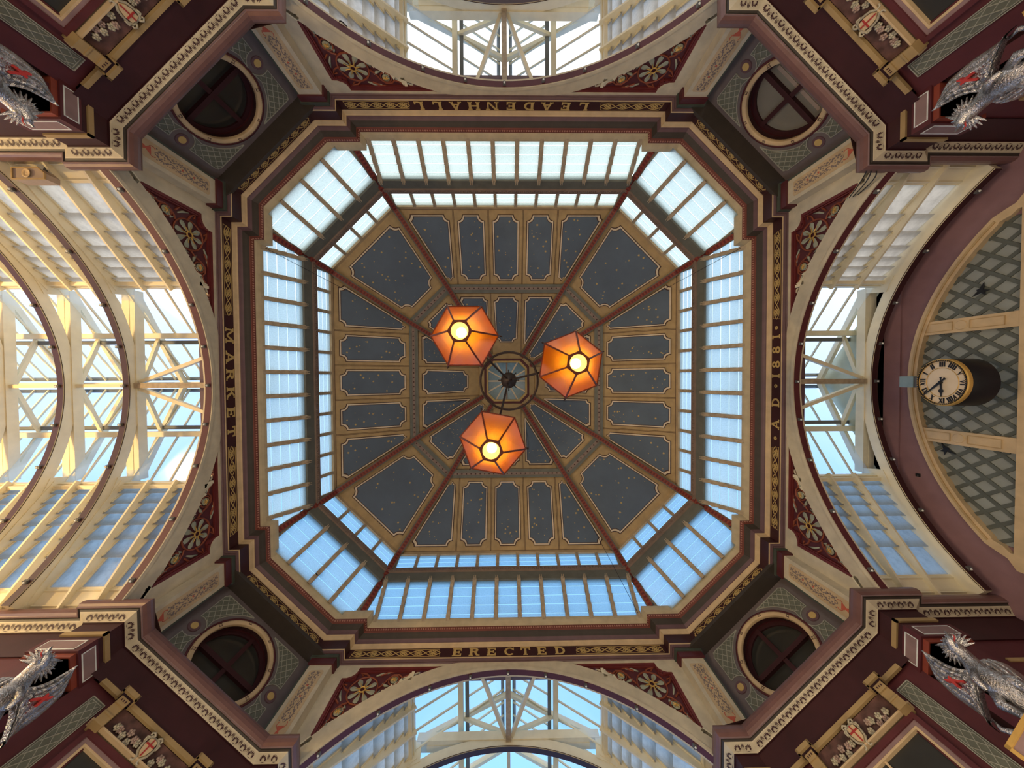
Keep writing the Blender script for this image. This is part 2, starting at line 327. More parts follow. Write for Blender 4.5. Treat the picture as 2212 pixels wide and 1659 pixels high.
# ---- spandrel walls with the big arches (base: outward = +x)
ZC, RI, RO = 2.06, 3.485, 3.755
def build_arch_wall():
    w = empty('wall_east', '', 'wall', kind='structure')
    fn = lambda u, v, q: (5.03 + q, u, v)
    # archivolt
    def arc_pts(r, zmax=9, n=44, zmin=4.18):
        a0 = math.asin(min(1, (zmin - ZC) / r)); out = []
        for i in range(n + 1):
            a = a0 + (PI - 2 * a0) * i / n; out.append((r * math.cos(a), min(zmax, ZC + r * math.sin(a))))
        return out
    mb = MB(); n = 44
    for i in range(n):
        p, q = arc_pts(RI)[i:i + 2]; P, Q = arc_pts(RO, 5.70)[i:i + 2]; mb.prism([p, q, Q, P], fn, -.03, .10)
    mb.obj('archivolt', 'cream', w)
    mb = MB()
    for i in range(n):
        p, q = arc_pts(RI)[i:i + 2]; P, Q = arc_pts(RI + .05)[i:i + 2]; mb.prism([p, q, Q, P], fn, -.045, -.03)
    mb.obj('archivolt_bead', 'cream', w)
    mb = MB(); rows = [[(5.0 + d, u, v) for u, v in arc_pts(RI - .004)] for d in (0, .10)]; mb.grid(rows)
    rows = [[(5.0 + d, u, v) for u, v in arc_pts(RI + .02)] for d in (0, .10)]; mb.grid(rows)
    mb.obj('arch_soffit', 'maroon', w, smooth=True)
    for s in (1, -1):
        f2 = lambda u, v, q: (5.03 + q, s * u, v)
        aR = lambda t: ZC + math.sqrt(max(0, RO * RO - t * t))
        # cream framing: side strip + notch corner + top strip
        notch = [(2.84, 5.455), (2.76, 5.458), (2.69, 5.485), (2.64, 5.53), (2.62, 5.58), (2.618, 5.645)]
        side = [(3.06, 4.26), (3.06, 5.70), (2.618, 5.70)] + notch[::-1] + [(2.84, aR(2.84) - .02), (2.95, 4.26)]
        MB().prism(side, f2, -.02, .10).obj('spandrel_frame', 'cream', w)
        t_in = math.sqrt(RO * RO - (5.645 - ZC) ** 2)
        MB().prism([(2.618, 5.645), (2.618, 5.70), (t_in - .2, 5.70), (t_in, 5.645)], f2, -.02, .10).obj('spandrel_top', 'cream', w)
        # maroon panel board (its narrow end near the crown stays pierced)
        ar = [(t, aR(t) - .005) for t in (2.84, 2.7, 2.5, 2.3, 2.1, 1.9, 1.7, 1.56)]
        MB().prism(notch + [(1.56, 5.645)] + ar[::-1][0:] , f2, .03, .08).obj('panel_board', 'maroon', w)
        fr = MB()
        lines = [(2.84, aR(2.84))] + notch + [(1.15, 5.645)]
        for k, (o_, wd_, m_) in enumerate(((.022, .045, 0), (.058, .02, 1))):
            pl = []
            for (x, y) in lines: pl.append((x - o_ * (1 if x > 2.7 else .5 if x > 2.62 else 0), y - o_ * (0 if x > 2.83 else .4 if x > 2.7 else 1)))
            pline(fr, pl, wd_, f2, -.012 + .012 * k, .05)
        fr.obj('panel_border', 'red_dark', w)
        # rosette
        cx, cz = 2.405, 5.262; g = MB(); ring = [(cx + .235 * math.cos(2 * PI * i / 28), cz + .235 * math.sin(2 * PI * i / 28)) for i in range(29)]
        g.tube([f2(u, v, .02) for u, v in ring], .013, 5, False)
        for (x, z, r) in ((2.63, 4.915, .085), (1.945, 5.43, .085)):
            g.tube([f2(x + r * math.cos(2 * PI * i / 20), z + r * math.sin(2 * PI * i / 20), .02) for i in range(21)], .012, 5, False)
        for pts in ([(2.56, 5.06), (2.62, 5.04), (2.68, 4.98), (2.72, 4.90), (2.70, 4.82), (2.74, 4.74), (2.78, 4.66)], [(2.16, 5.30), (2.10, 5.36), (2.05, 5.46), (1.98, 5.53), (1.88, 5.53), (1.82, 5.48), (1.76, 5.50), (1.68, 5.56)],
                    [(2.62, 5.25), (2.72, 5.30), (2.78, 5.38), (2.70, 5.36)], [(2.38, 5.50), (2.46, 5.56), (2.56, 5.57), (2.50, 5.52)], [(2.70, 5.06), (2.79, 5.14), (2.79, 5.26)], [(2.2, 5.52), (2.08, 5.58), (1.9, 5.60)]):
            g.tube([f2(u, v, .02) for u, v in pts], .014, 5)
        g.obj('scroll_relief', 'orange_red', w)
        lf = MB()
        for pts, r in (([(2.58, 5.03), (2.56, 4.99), (2.60, 4.96), (2.54, 4.93)], .022), ([(2.22, 5.12), (2.16, 5.18), (2.12, 5.26)], .022), ([(2.12, 5.38), (2.06, 5.34), (2.0, 5.33)], .024), ([(2.74, 4.80), (2.71, 4.74), (2.76, 4.70)], .02),
                       ([(1.84, 5.40), (1.80, 5.45), (1.74, 5.47)], .02), ([(2.68, 5.10), (2.73, 5.18), (2.76, 5.28)], .02), ([(2.28, 5.52), (2.18, 5.56), (2.06, 5.57)], .02)):
            lf.tube([f2(u, v, .025) for u, v in pts], [r * .5] + [r] * (len(pts) - 2) + [r * .3], 6)
        for (x, z, r) in ((2.63, 4.915, .06), (1.945, 5.43, .06)): lf.lathe([(0, 0), (r, .0), (r, .015), (0, .02)], 12, lambda a, b, h: f2(x + a, z + b, .02 - h))
        # petals
        for i in range(8):
            a = 2 * PI * i / 8 + .2; ca, sa = math.cos(a), math.sin(a); rows = []
            for j, (r, wdt) in enumerate(((.06, .010), (.10, .022), (.15, .038), (.19, .040), (.218, .018))):
                rows.append([f2(cx + r * ca - q * wdt * sa, cz + r * sa + q * wdt * ca, .02 - .012 * (1 - q * q)) for q in (-1, 0, 1)])
            lf.grid(rows)
        lf.obj('leaf_relief', 'sage', w, smooth=True)
        gd = MB(); gd.tube([f2(cx + .045 * math.cos(2 * PI * i / 14), cz + .045 * math.sin(2 * PI * i / 14), .0) for i in range(15)], .011, 5, False)
        for i in range(8):
            a = 2 * PI * i / 8 + .2; gd.tube([f2(cx + r * math.cos(a), cz + r * math.sin(a), .0) for r in (.05, .14)], [.011, .003], 5)
        for (x, z) in ((2.63, 4.915), (1.945, 5.43)):
            for i in range(8):
                a = 2 * PI * i / 8; gd.tube([f2(x, z, -.005), f2(x + .055 * math.cos(a), z + .055 * math.sin(a), -.002)], [.012, .003], 4)
        gd.obj('gilded_rosette', 'gold', w)
        sc = MB()   # wrought scroll in the pierced end
        for c0, r0_, tw in (((1.48, 5.58), .045, 1), ((1.38, 5.60), .032, -1)):
            sc.tube([f2(c0[0] + r0_ * (1 - k / 22) * math.cos(tw * k * .5), c0[1] + r0_ * (1 - k / 22) * math.sin(tw * k * .5), .03) for k in range(20)], .008, 5)
        sc.obj('iron_scroll', 'iron', w)
    return w
we = build_arch_wall(); we['label'] = 'cream arch wall with carved maroon spandrels facing the clock gable'
again(we, 'wall_south', 'cream arch wall with carved maroon spandrels below the word ERECTED', R(90))
again(we, 'wall_west', 'cream arch wall with carved maroon spandrels below the word MARKET', R(180))
again(we, 'wall_north', 'cream arch wall with carved maroon spandrels below the word LEADENHALL', R(270))

# ---- diagonal oculus walls with their flanking painted pilasters (base: outward = +x)
OW = 6.0; OZ = 4.945
def build_oculus_wall():
    w = empty('wall_southeast', '', 'wall', kind='structure'); fn = lambda u, v, q: (OW + q, u, v)
    # wall slab with a round hole
    n = 48; hole = [(.56 * math.cos(2 * PI * i / n), OZ + .56 * math.sin(2 * PI * i / n)) for i in range(n)]
    def ray_rect(a, x=1.02, z0=4.15, z1=5.70):
        c, s = math.cos(a), math.sin(a); k = min(x / abs(c) if abs(c) > 1e-6 else 9, ((z1 - OZ) / s if s > 1e-6 else (z0 - OZ) / s if s < -1e-6 else 9)); return (k * c, OZ + k * s)
    outer = [ray_rect(2 * PI * i / n) for i in range(n)]
    MB().ring2(outer, hole, fn, 0, .12).obj('wall_slab', 'oculus_wall', w)
    MB().lathe([(.56, .0), (.56, .2)], 48, lambda a, b, h: (OW + h, a, OZ + b)).obj('reveal', 'maroon', w, smooth=True)
    MB().box(OW - .30, OW + .1, -1.10, 1.10, 5.68, 5.74).obj('soffit', 'dark_cove', w)
    # lattice fields
    def ins(u, v, m=0): return abs(u) < .845 - m - .055 * (v - 4.2) * 0 and 4.3 < v < 5.60 - m and math.hypot(u, v - OZ) > .70 + m and not (math.hypot(abs(u) - .80, v - OZ) < .16 + m)
    pl = MB(); bd = MB(); lt = MB()
    for s in (1, -1):
        for s2 in (1, -1):
            # outline polygon of one corner field
            a0 = math.atan2(.30, .63); zlim = (5.60 - OZ) if s2 > 0 else .66
            arc = [(.70 * math.cos(a), .70 * math.sin(a)) for a in [R(17) + (math.asin(min(1, zlim / .70)) - R(17)) * k / 12 for k in range(13)]]
            med = [(.80 + .16 * math.cos(a), .16 * math.sin(a)) for a in [R(165) - R(95) * k / 5 for k in range(6)]]
            top = [(.86, zlim * .9 if s2 > 0 else zlim), (.80, zlim)] if s2 > 0 else [(.86, zlim)]
            poly = [(x, y) for x, y in med] + top + [p for p in arc[::-1]]
            poly = [(s * x, OZ + s2 * y) for x, y in poly]
            pl.prism(poly, fn, -.006, .004); pline(bd, poly + poly[:1], .010, fn, -.012, 0)
    pl.obj('lattice_field', 'grey_green', w)
    lattice(lt, lambda u, v: ins(u, v), (-.86, .86, 4.3, 5.62), .105, .13, .008, fn, -.012, -.004)
    lt.obj('lattice_lines', 'lattice_line', w)['kind'] = 'stuff'
    bd.obj('lattice_border', 'lattice_line', w)
    for s in (1, -1):
        MB().lathe([(0, .012), (.085, .012), (.09, .0)], 20, lambda a, b, h: (OW - h, s * .80 + a, OZ + b)).obj('medallion', 'plum', w)
        MB().lathe([(0, .018), (.05, .018), (.055, .01)], 16, lambda a, b, h: (OW - h, s * .80 + a, OZ + b)).obj('medallion_boss', 'gold_paint', w)
    # painted pilasters on either hand, each square to its arm
    for s in (1, -1):
        q = Matrix.Rotation(R(-45 * s), 3, 'Z')   # frame whose +x is the arm direction
        P = lambda u, v, d, q=q, s=s: (lambda p: (p.x, p.y, v))(q @ Vector((4.85 + d, s * u, 0)))
        pil = MB().prism([(3.05, 4.33), (3.43, 4.33), (3.43, 5.53), (3.05, 5.53)], P, 0, .22).obj('pilaster', 'cream', w)
        MB().prism([(3.03, 4.15), (3.45, 4.15), (3.45, 4.36), (3.03, 4.36)], P, -.03, .22).obj('pilaster_base', 'maroon', w)
        MB().prism([(3.02, 5.53), (3.46, 5.53), (3.46, 5.64), (3.02, 5.64)], P, -.03, .22).obj('pilaster_cap', 'maroon', w)
        MB().prism([(3.00, 5.64), (3.48, 5.64), (3.48, 5.70), (3.00, 5.70)], P, -.05, .22).obj('pilaster_abacus', 'green_dark', w)
        pan = [(3.145, 4.44), (3.335, 4.44), (3.365, 4.47), (3.365, 5.40), (3.335, 5.43), (3.145, 5.43), (3.115, 5.40), (3.115, 4.47)]
        pp = MB().prism(pan, P, -.004, .004).obj('painted_panel', 'tan_light', pil)
        st = MB(); c = 3.24
        for sg in (1, -1):
            pline(st, [(c + sg * (.005 + .055 * abs(math.sin(k * .42))), 4.60 + k * .031) for k in range(26)], .007, P, -.008, 0)
            for k in range(9):
                z = 4.64 + k * .088
                for dx, dz, rr in ((.055, .02, .013), (.03, .045, .012), (.075, -.015, .009), (.015, .0, .010)):
                    st.prism([(c + sg * (dx + rr), z + dz), (c + sg * dx, z + dz + rr * 1.7), (c + sg * (dx - rr), z + dz), (c + sg * dx, z + dz - rr * 1.2)], P, -.008, 0)
                st.tube([P(c + sg * .06 + sg * .018 * math.cos(t * .8), z + .03 + .018 * math.sin(t * .8), -.005) for t in range(7)], .003, 4)
        st.obj('painted_vine', 'stem', pil)
        vs = MB()
        vs.prism([(c - .05, 4.55), (c + .05, 4.55), (c + .035, 4.51), (c + .012, 4.49), (c + .03, 4.45), (c - .03, 4.45), (c - .012, 4.49), (c - .035, 4.51)], P, -.008, 0)
        for sg in (1, -1): vs.tube([P(c + sg * (.05 + .02 * math.sin(k * .6)), 4.53 + .016 * k, -.005) for k in range(6)], .005, 4)
        for z in (4.98, 5.16): vs.prism(arcp((c, z), .014, 0, 2 * PI * 7 / 8, 7), P, -.009, 0)
        vs.obj('painted_urn', 'vase_red', pil)
        MB().prism([(3.43, 4.15), (3.46, 4.15), (3.46, 5.70), (3.43, 5.70)], P, .0, .30).obj('return_strip', 'green_dark', w)
    return w
ws = build_oculus_wall()
nmD = {'southeast': 'between the words ERECTED and AD 1881', 'southwest': 'between the words MARKET and ERECTED', 'northwest': 'between the words LEADENHALL and MARKET', 'northeast': 'between the words AD 1881 and LEADENHALL'}
ws.rotation_euler = (0, 0, R(45)); ws['label'] = 'mauve lattice painted corner wall with round window ' + nmD['southeast']
for k in ('southwest', 'northwest', 'northeast'): again(ws, 'wall_' + k, 'mauve lattice painted corner wall with round window ' + nmD[k], R(DIAG[k]))

# round windows
def build_oculus(name, label, rz, gm, extra=None):
    w = empty(name, label, 'window', rz=rz, kind='structure')
    MB().lathe([(.545, .03), (.545, -.01), (.552, -.026), (.57, -.022), (.585, -.03), (.605, -.026), (.62, -.005), (.62, .03)], 48, lambda a, b, h: (OW + h, a, OZ + b)).obj('cream_ring', 'tan_light', w, smooth=True)
    MB().lathe([(.62, .02), (.622, -.012), (.648, -.008), (.652, .02)], 48, lambda a, b, h: (OW + h, a, OZ + b)).obj('maroon_ring', 'maroon', w, smooth=True)
    d = MB()
    for k in range(8):
        a = 2 * PI * k / 8 + PI / 8
        for i in range(3):
            for j in range(3):
                if i == j == 1: continue
                u, v = (i - 1) * .017, (j - 1) * .017; c, s = math.cos(a), math.sin(a); x, y = (.583 + u) * c - v * s, (.583 + u) * s + v * c
                d.prism([(x - .006, y), (x, y - .006), (x + .006, y), (x, y + .006)], lambda p, q, h: (OW - .029 + h, p, OZ + q), -.004, .006)
    d.obj('ring_ornament', 'ink', w)
    MB().lathe([(.50, .20), (.50, .15), (.56, .15)], 40, lambda a, b, h: (OW + h, a, OZ + b)).obj('sash_ring', 'maroon_deep', w)
    MB().box(OW + .13, OW + .2, -.035, .035, OZ - .55, OZ + .55).obj('muntin', 'maroon_deep', w)
    MB().box(OW + .12, OW + .2, -.55, .55, OZ - .035, OZ + .035).obj('transom', 'maroon_deep', w)
    for sy in (1, -1):
        for sz in (1, -1):
            p = [(0, 0)] + [(sy * .52 * math.cos(PI / 2 * i / 8), sz * .52 * math.sin(PI / 2 * i / 8)) for i in range(9)]
            MB().prism(p, lambda u, v, q: (OW + .18 + q, u, OZ + v), 0, .01).obj('pane', gm, w)
    MB().box(OW + .6, OW + .65, -.7, .7, OZ - .7, OZ + .7).obj('room_wall', 'shutter', w)
    return w
build_oculus('window_1', 'round window of dark glass in the lower right corner wall', R(45), 'oculus_glass')
build_oculus('window_2', 'round window of dark glass in the lower left corner wall', R(135), 'oculus_glass')
build_oculus('window_3', 'round window of dark glass in the upper left corner wall', R(225), 'oculus_glass')
w4 = build_oculus('window_4', 'round window of pale grey glass with joists showing behind', R(315), 'oculus_glass_pale')
for zz in (4.62, 4.78): MB().box(OW + .172, OW + .18, -.44, .44, zz, zz + .05).obj('joist', 'joist', w4)

# ---- lower piers: cornice, frieze, shop walls
LIP = [(12, 2.87), (5.46, 2.87), (5.46, 2.757), (4.617, 2.757), (4.617, 3.165), (3.165, 4.617), (2.757, 4.617), (2.757, 5.46), (2.87, 5.46), (2.87, 12)]
LIPE = [(6.6, 2.87)] + LIP[1:]      # towards the east arm the wall stops at the gable
def palmettes(mb, a, b, fn_):
    L = math.hypot(b[0] - a[0], b[1] - a[1]); n = max(1, round(L / .135))
    for i in range(n):
        t0 = (i + .5) / n
        for k in range(9):
            an = R(-100 + 200 * k / 8) ; l0, l1 = .015, .042 + .012 * math.cos(an); wd_ = .0075
            for p in ([(l0 * math.sin(an), .052 - l0 * math.cos(an) * 1.0), (((l0 + l1) / 2 + .004) * math.sin(an) + wd_ * math.cos(an), .052 - ((l0 + l1) / 2) * math.cos(an) + wd_ * math.sin(an)), (l1 * math.sin(an), .052 - l1 * math.cos(an)), (((l0 + l1) / 2 + .004) * math.sin(an) - wd_ * math.cos(an), .052 - ((l0 + l1) / 2) * math.cos(an) - wd_ * math.sin(an))],):
                mb.add([fn_(t0 * L + u, v + .012) for u, v in p], [(0, 1, 2, 3)])
        for u0 in (-.012, 0, .012):
            mb.add([fn_((i + 1) / n * L + u0 * 1.6, .072), fn_((i + 1) / n * L + u0 + .005, .03), fn_((i + 1) / n * L + u0 * .6, .006), fn_((i + 1) / n * L + u0 - .005, .03)], [(0, 1, 2, 3)]) if i < n - 1 else None
        mb.add([fn_(t0 * L - .05, .078), fn_(t0 * L - .02, .084), fn_(t0 * L + .02, .084), fn_(t0 * L + .05, .078), fn_(t0 * L, .090)], [(0, 1, 4), (1, 2, 4), (2, 3, 4)])
def build_pier(name, label, rz, path):
    w = empty(name, label, 'wall', rz=rz, kind='structure')
    for nm, m, pr in (('torus', 'torus_plum', [(-.9, 4.34), (-.10, 4.30), (-.06, 4.28), (-.02, 4.255), (.0, 4.22), (.008, 4.18), (.004, 4.14), (-.012, 4.112), (-.022, 4.105)]),
                      ('lip_fillet', 'mauve', [(-.018, 4.108), (-.018, 4.098), (-.03, 4.098)]),
                      ('dark_cove', 'dark_cove', [(-.03, 4.098), (-.05, 4.105), (-.068, 4.092)]),
                      ('anthemion_band', 'cream', [(-.066, 4.094), (-.075, 4.086), (-.155, 4.052), (-.165, 4.046), (-.165, 4.04)]),
                      ('frieze', 'maroon_deep', [(-.165, 4.042), (-.18, 4.036), (-.182, 3.70)])):
        sweep(MB(), path, pr, False).obj(nm, m, w)
    ia, ib = offset_path(path, -.075, False), offset_path(path, -.155, False)
    for k in range(len(path) - 1):
        a0, a1, b0, b1 = Vector((*ia[k], 4.086)), Vector((*ia[k + 1], 4.086)), Vector((*ib[k], 4.052)), Vector((*ib[k + 1], 4.052))
        u = (a1 - a0); L = u.length
        if L < .2: continue
        u.normalize(); v = (b0 - a0) - u * (b0 - a0).dot(u); v.normalize(); nrm = u.cross(v)
        if nrm.z > 0: nrm = -nrm
        start, lim = max(0, (b0 - a0).dot(u)), min(L, L + (b1 - a1).dot(u)); far = min(lim - start, 5)
        mb = MB(); o = a0 + u * start if k > 0 else a1 - u * far
        palmettes(mb, (0, 0), (far, 0), lambda s_, t_: o + u * s_ + v * t_ + nrm * .003)
        mb.obj('palmette_ornament', 'ink', w)
    sweep(MB(), path, [(-.17, 4.03), (-.30, 4.03), (-.30, -1.6)], False).obj('wall_core', 'maroon_deep', w)
    # shop walls below
    low = offset_path(path, -.20, False)
    for k, (p, q) in enumerate(zip(low, low[1:])):
        if math.hypot(q[0] - p[0], q[1] - p[1]) < .15: continue
        if k == 4: continue
        d = Vector((q[0] - p[0], q[1] - p[1])).normalized(); n_ = Vector((d.y, -d.x)) * .15
        MB().hexa([(*p, -1.6), (*q, -1.6), (q[0] + n_.x, q[1] + n_.y, -1.6), (p[0] + n_.x, p[1] + n_.y, -1.6), (*p, 3.72), (*q, 3.72), (q[0] + n_.x, q[1] + n_.y, 3.72), (p[0] + n_.x, p[1] + n_.y, 3.72)]).obj('shop_wall', 'maroon', w)
    # block under each corner return: capital with white-lined panels, gold bead
    for sw in (0, 1):
        f = (lambda x, y, z: (x, y, z)) if not sw else (lambda x, y, z: (y, x, z))
        def bx(n_, m, x0, x1, y0, y1, z0, z1, par=w):
            return MB().hexa([f(x0, y0, z0), f(x1, y0, z0), f(x1, y1, z0), f(x0, y1, z0), f(x0, y0, z1), f(x1, y0, z1), f(x1, y1, z1), f(x0, y1, z1)]).obj(n_, m, par)
        bx('gold_bead', 'corbel_gold', 4.775, 4.80, 2.915, 3.36, 3.835, 3.885); bx('gold_bead', 'corbel_gold', 4.775, 5.30, 2.915, 2.94, 3.835, 3.885)
        cap = bx('capital_block', 'maroon', 4.775, 5.36, 2.915, 3.36, 3.60, 3.775)
        bx('capital_panel', 'mauve', 4.772, 4.78, 2.985, 3.29, 3.635, 3.74, cap); bx('capital_panel', 'mauve', 4.86, 5.28, 2.911, 2.92, 3.635, 3.74, cap)
        ln = MB()
        for (y0, y1, z0, z1) in ((2.975, 2.985, 3.63, 3.745), (3.29, 3.30, 3.63, 3.745), (2.975, 3.30, 3.625, 3.635), (2.975, 3.30, 3.74, 3.75)):
            ln.hexa([f(4.770, y0, z0), f(4.778, y0, z0), f(4.778, y1, z0), f(4.770, y1, z0), f(4.770, y0, z1), f(4.778, y0, z1), f(4.778, y1, z1), f(4.770, y1, z1)])
        for (x0, x1, z0, z1) in ((4.85, 4.86, 3.63, 3.745), (5.28, 5.29, 3.63, 3.745), (4.85, 5.29, 3.625, 3.635), (4.85, 5.29, 3.74, 3.75)):
            ln.hexa([f(x0, 2.909, z0), f(x1, 2.909, z0), f(x1, 2.917, z0), f(x0, 2.917, z0), f(x0, 2.909, z1), f(x1, 2.909, z1), f(x1, 2.917, z1), f(x0, 2.917, z1)])
        ln.obj('white_lining', 'white_line', cap)
        bx('necking', 'red', 4.80, 5.33, 2.94, 3.33, 3.55, 3.60); bx('column_shaft', 'maroon_deep', 4.86, 5.28, 3.0, 3.28, -1.6, 3.56)
        bx('arm_gold_rail', 'corbel_gold', 5.55, 6.6 if path is LIPE and not sw else 9.0, 3.055, 3.075, 3.42, 3.46)
    # diagonal wall face in its own frame (outward +x after 45 deg)
    q = Matrix.Rotation(R(45), 3, 'Z')
    def D(x, t, z): p = q @ Vector((x, t, 0)); return (p.x, p.y, z)
    def db(n_, m, x0, x1, t0, t1, z0, z1, par=w):
        return MB().hexa([D(x0, t0, z0), D(x1, t0, z0), D(x1, t1, z0), D(x0, t1, z0), D(x0, t0, z1), D(x1, t0, z1), D(x1, t1, z1), D(x0, t1, z1)]).obj(n_, m, par)
    db('wall_face', 'maroon', 5.74, 5.80, -1.05, -.47, -1.6, 3.72); db('wall_face', 'maroon', 5.74, 5.80, .47, 1.05, -1.6, 3.72); db('wall_face', 'maroon_deep', 5.74, 5.80, -.5, .5, 3.38, 3.72)
    for s in (1, -1):
        db('fret_rail', 'corbel_gold', 5.66, 5.70, s * .66 if s > 0 else -.92, .92 if s > 0 else s * .66, 3.695, 3.742)
        db('fret_box', 'corbel_gold', 5.53, 5.565, *sorted((s * .475, s * .672)), 3.69, 3.735)
        for tt in (.475, .652): db('fret_return', 'corbel_gold', 5.53, 5.70, *sorted((s * tt, s * (tt + .02))), 3.69, 3.735)
        cb = db('corbel', 'corbel_gold', 5.585, 5.74, *sorted((s * .515, s * .63)), 3.42, 3.665)
        db('corbel_step', 'corbel_gold', 5.575, 5.59, *sorted((s * .512, s * .633)), 3.50, 3.515, cb)
        db('corbel_cap', 'corbel_gold', 5.565, 5.59, *sorted((s * .515, s * .63)), 3.60, 3.668, cb)
        hl = MB()
        for k in range(3): hl.hexa([D(5.560, s * (.545 + .027 * k) - .006, 3.63), D(5.57, s * (.545 + .027 * k) - .006, 3.63), D(5.57, s * (.545 + .027 * k) + .006, 3.63), D(5.560, s * (.545 + .027 * k) + .006, 3.63), D(5.560, s * (.545 + .027 * k) - .006, 3.648), D(5.57, s * (.545 + .027 * k) - .006, 3.648), D(5.57, s * (.545 + .027 * k) + .006, 3.648), D(5.560, s * (.545 + .027 * k) + .006, 3.648)])
        hl.obj('corbel_drops', 'ink', cb)
        # lattice pilaster beside the window
        db('lattice_strip', 'grey_green', 5.725, 5.75, *sorted((s * .69, s * .84)), 1.0, 3.615)
        lt = MB(); fn = lambda u, v, h: D(5.722 + h, s * u, v)
        pline(lt, [(.682, 1.0), (.682, 3.622), (.848, 3.622), (.848, 1.0)], .009, fn, 0, .01); pline(lt, [(.70, 1.0), (.70, 3.60), (.83, 3.60), (.83, 1.0)], .006, fn, 0, .01)
        lattice(lt, lambda u, v: .70 < u < .83 and 2.0 < v < 3.60, (.70, .83, 2.0, 3.60), .075, .115, .006, fn, 0, .008, 160)
        lt.obj('lattice_lines', 'lattice_line', w)['kind'] = 'stuff'
    db('fret_rail', 'corbel_gold', 5.66, 5.70, -.485, .485, 3.695, 3.742)
    pn = db('relief_panel', 'brown_panel', 5.70, 5.75, -.51, .51, 3.47, 3.69)
    db('ledge', 'tan_light', 5.64, 5.74, -.655, .655, 3.448, 3.465)
    fl_ = MB(); fp = MB(); rr = random.Random(3)
    for s in (1, -1):
        for k in range(7):
            c = (5.69, s * (.13 + .045 * k + rr.uniform(-.01, .01)), 3.545 + rr.uniform(-.045, .05)); mbx = fl_ if k % 2 else fp
            p = D(*c)
            for j in range(5): an = 2 * PI * j / 5 + k; pp = D(c[0] - .01, c[1] + .022 * math.cos(an), c[2] + .022 * math.sin(an)); mbx.ball(pp, .017, 6, 4)
            mbx.ball(D(c[0] - .02, c[1], c[2]), .012, 6, 4)
    fl_.obj('carved_flowers', 'flower_pink', pn, smooth=True); fp.obj('carved_leaves', 'flower_pale', pn, smooth=True)
    # window below the ledge
    for nm, m, x0, o0, o1, zt in (('window_surround', 'maroon', 5.69, .60, .55, 3.43), ('window_casing', 'mauve', 5.71, .55, .51, 3.39), ('window_frame', 'tan_light', 5.715, .51, .485, 3.357)):
        dz = (o0 - o1)
        fr = db(nm, m, x0, 5.80, -o0, -o1, .3, zt); db(nm, m, x0, 5.80, o1, o0, .3, zt); db(nm, m, x0, 5.80, -o1, o1, zt - dz, zt)
    db('window_pane', 'shutter', 5.76, 5.78, -.485, .485, .3, 3.335); db('glazing_bar', 'tan_light', 5.735, 5.76, -.012, .012, .3, 3.335)
    return w
build_pier('wall_pier_southeast', 'maroon corner pier and palmette cornice beside the clock gable, lower right', R(0), LIPE)
build_pier('wall_pier_southwest', 'maroon corner pier and palmette cornice, lower left, lit warm', R(90), LIP)
build_pier('wall_pier_northwest', 'maroon corner pier and palmette cornice beside the loudspeaker', R(180), LIP)
PNE = [(y, x) for x, y in LIPE][::-1]
build_pier('wall_pier_northeast', 'maroon corner pier and palmette cornice with loose cables, upper right', R(270), [(12, 2.87)] + LIP[1:-1] + [(2.87, 6.6)])

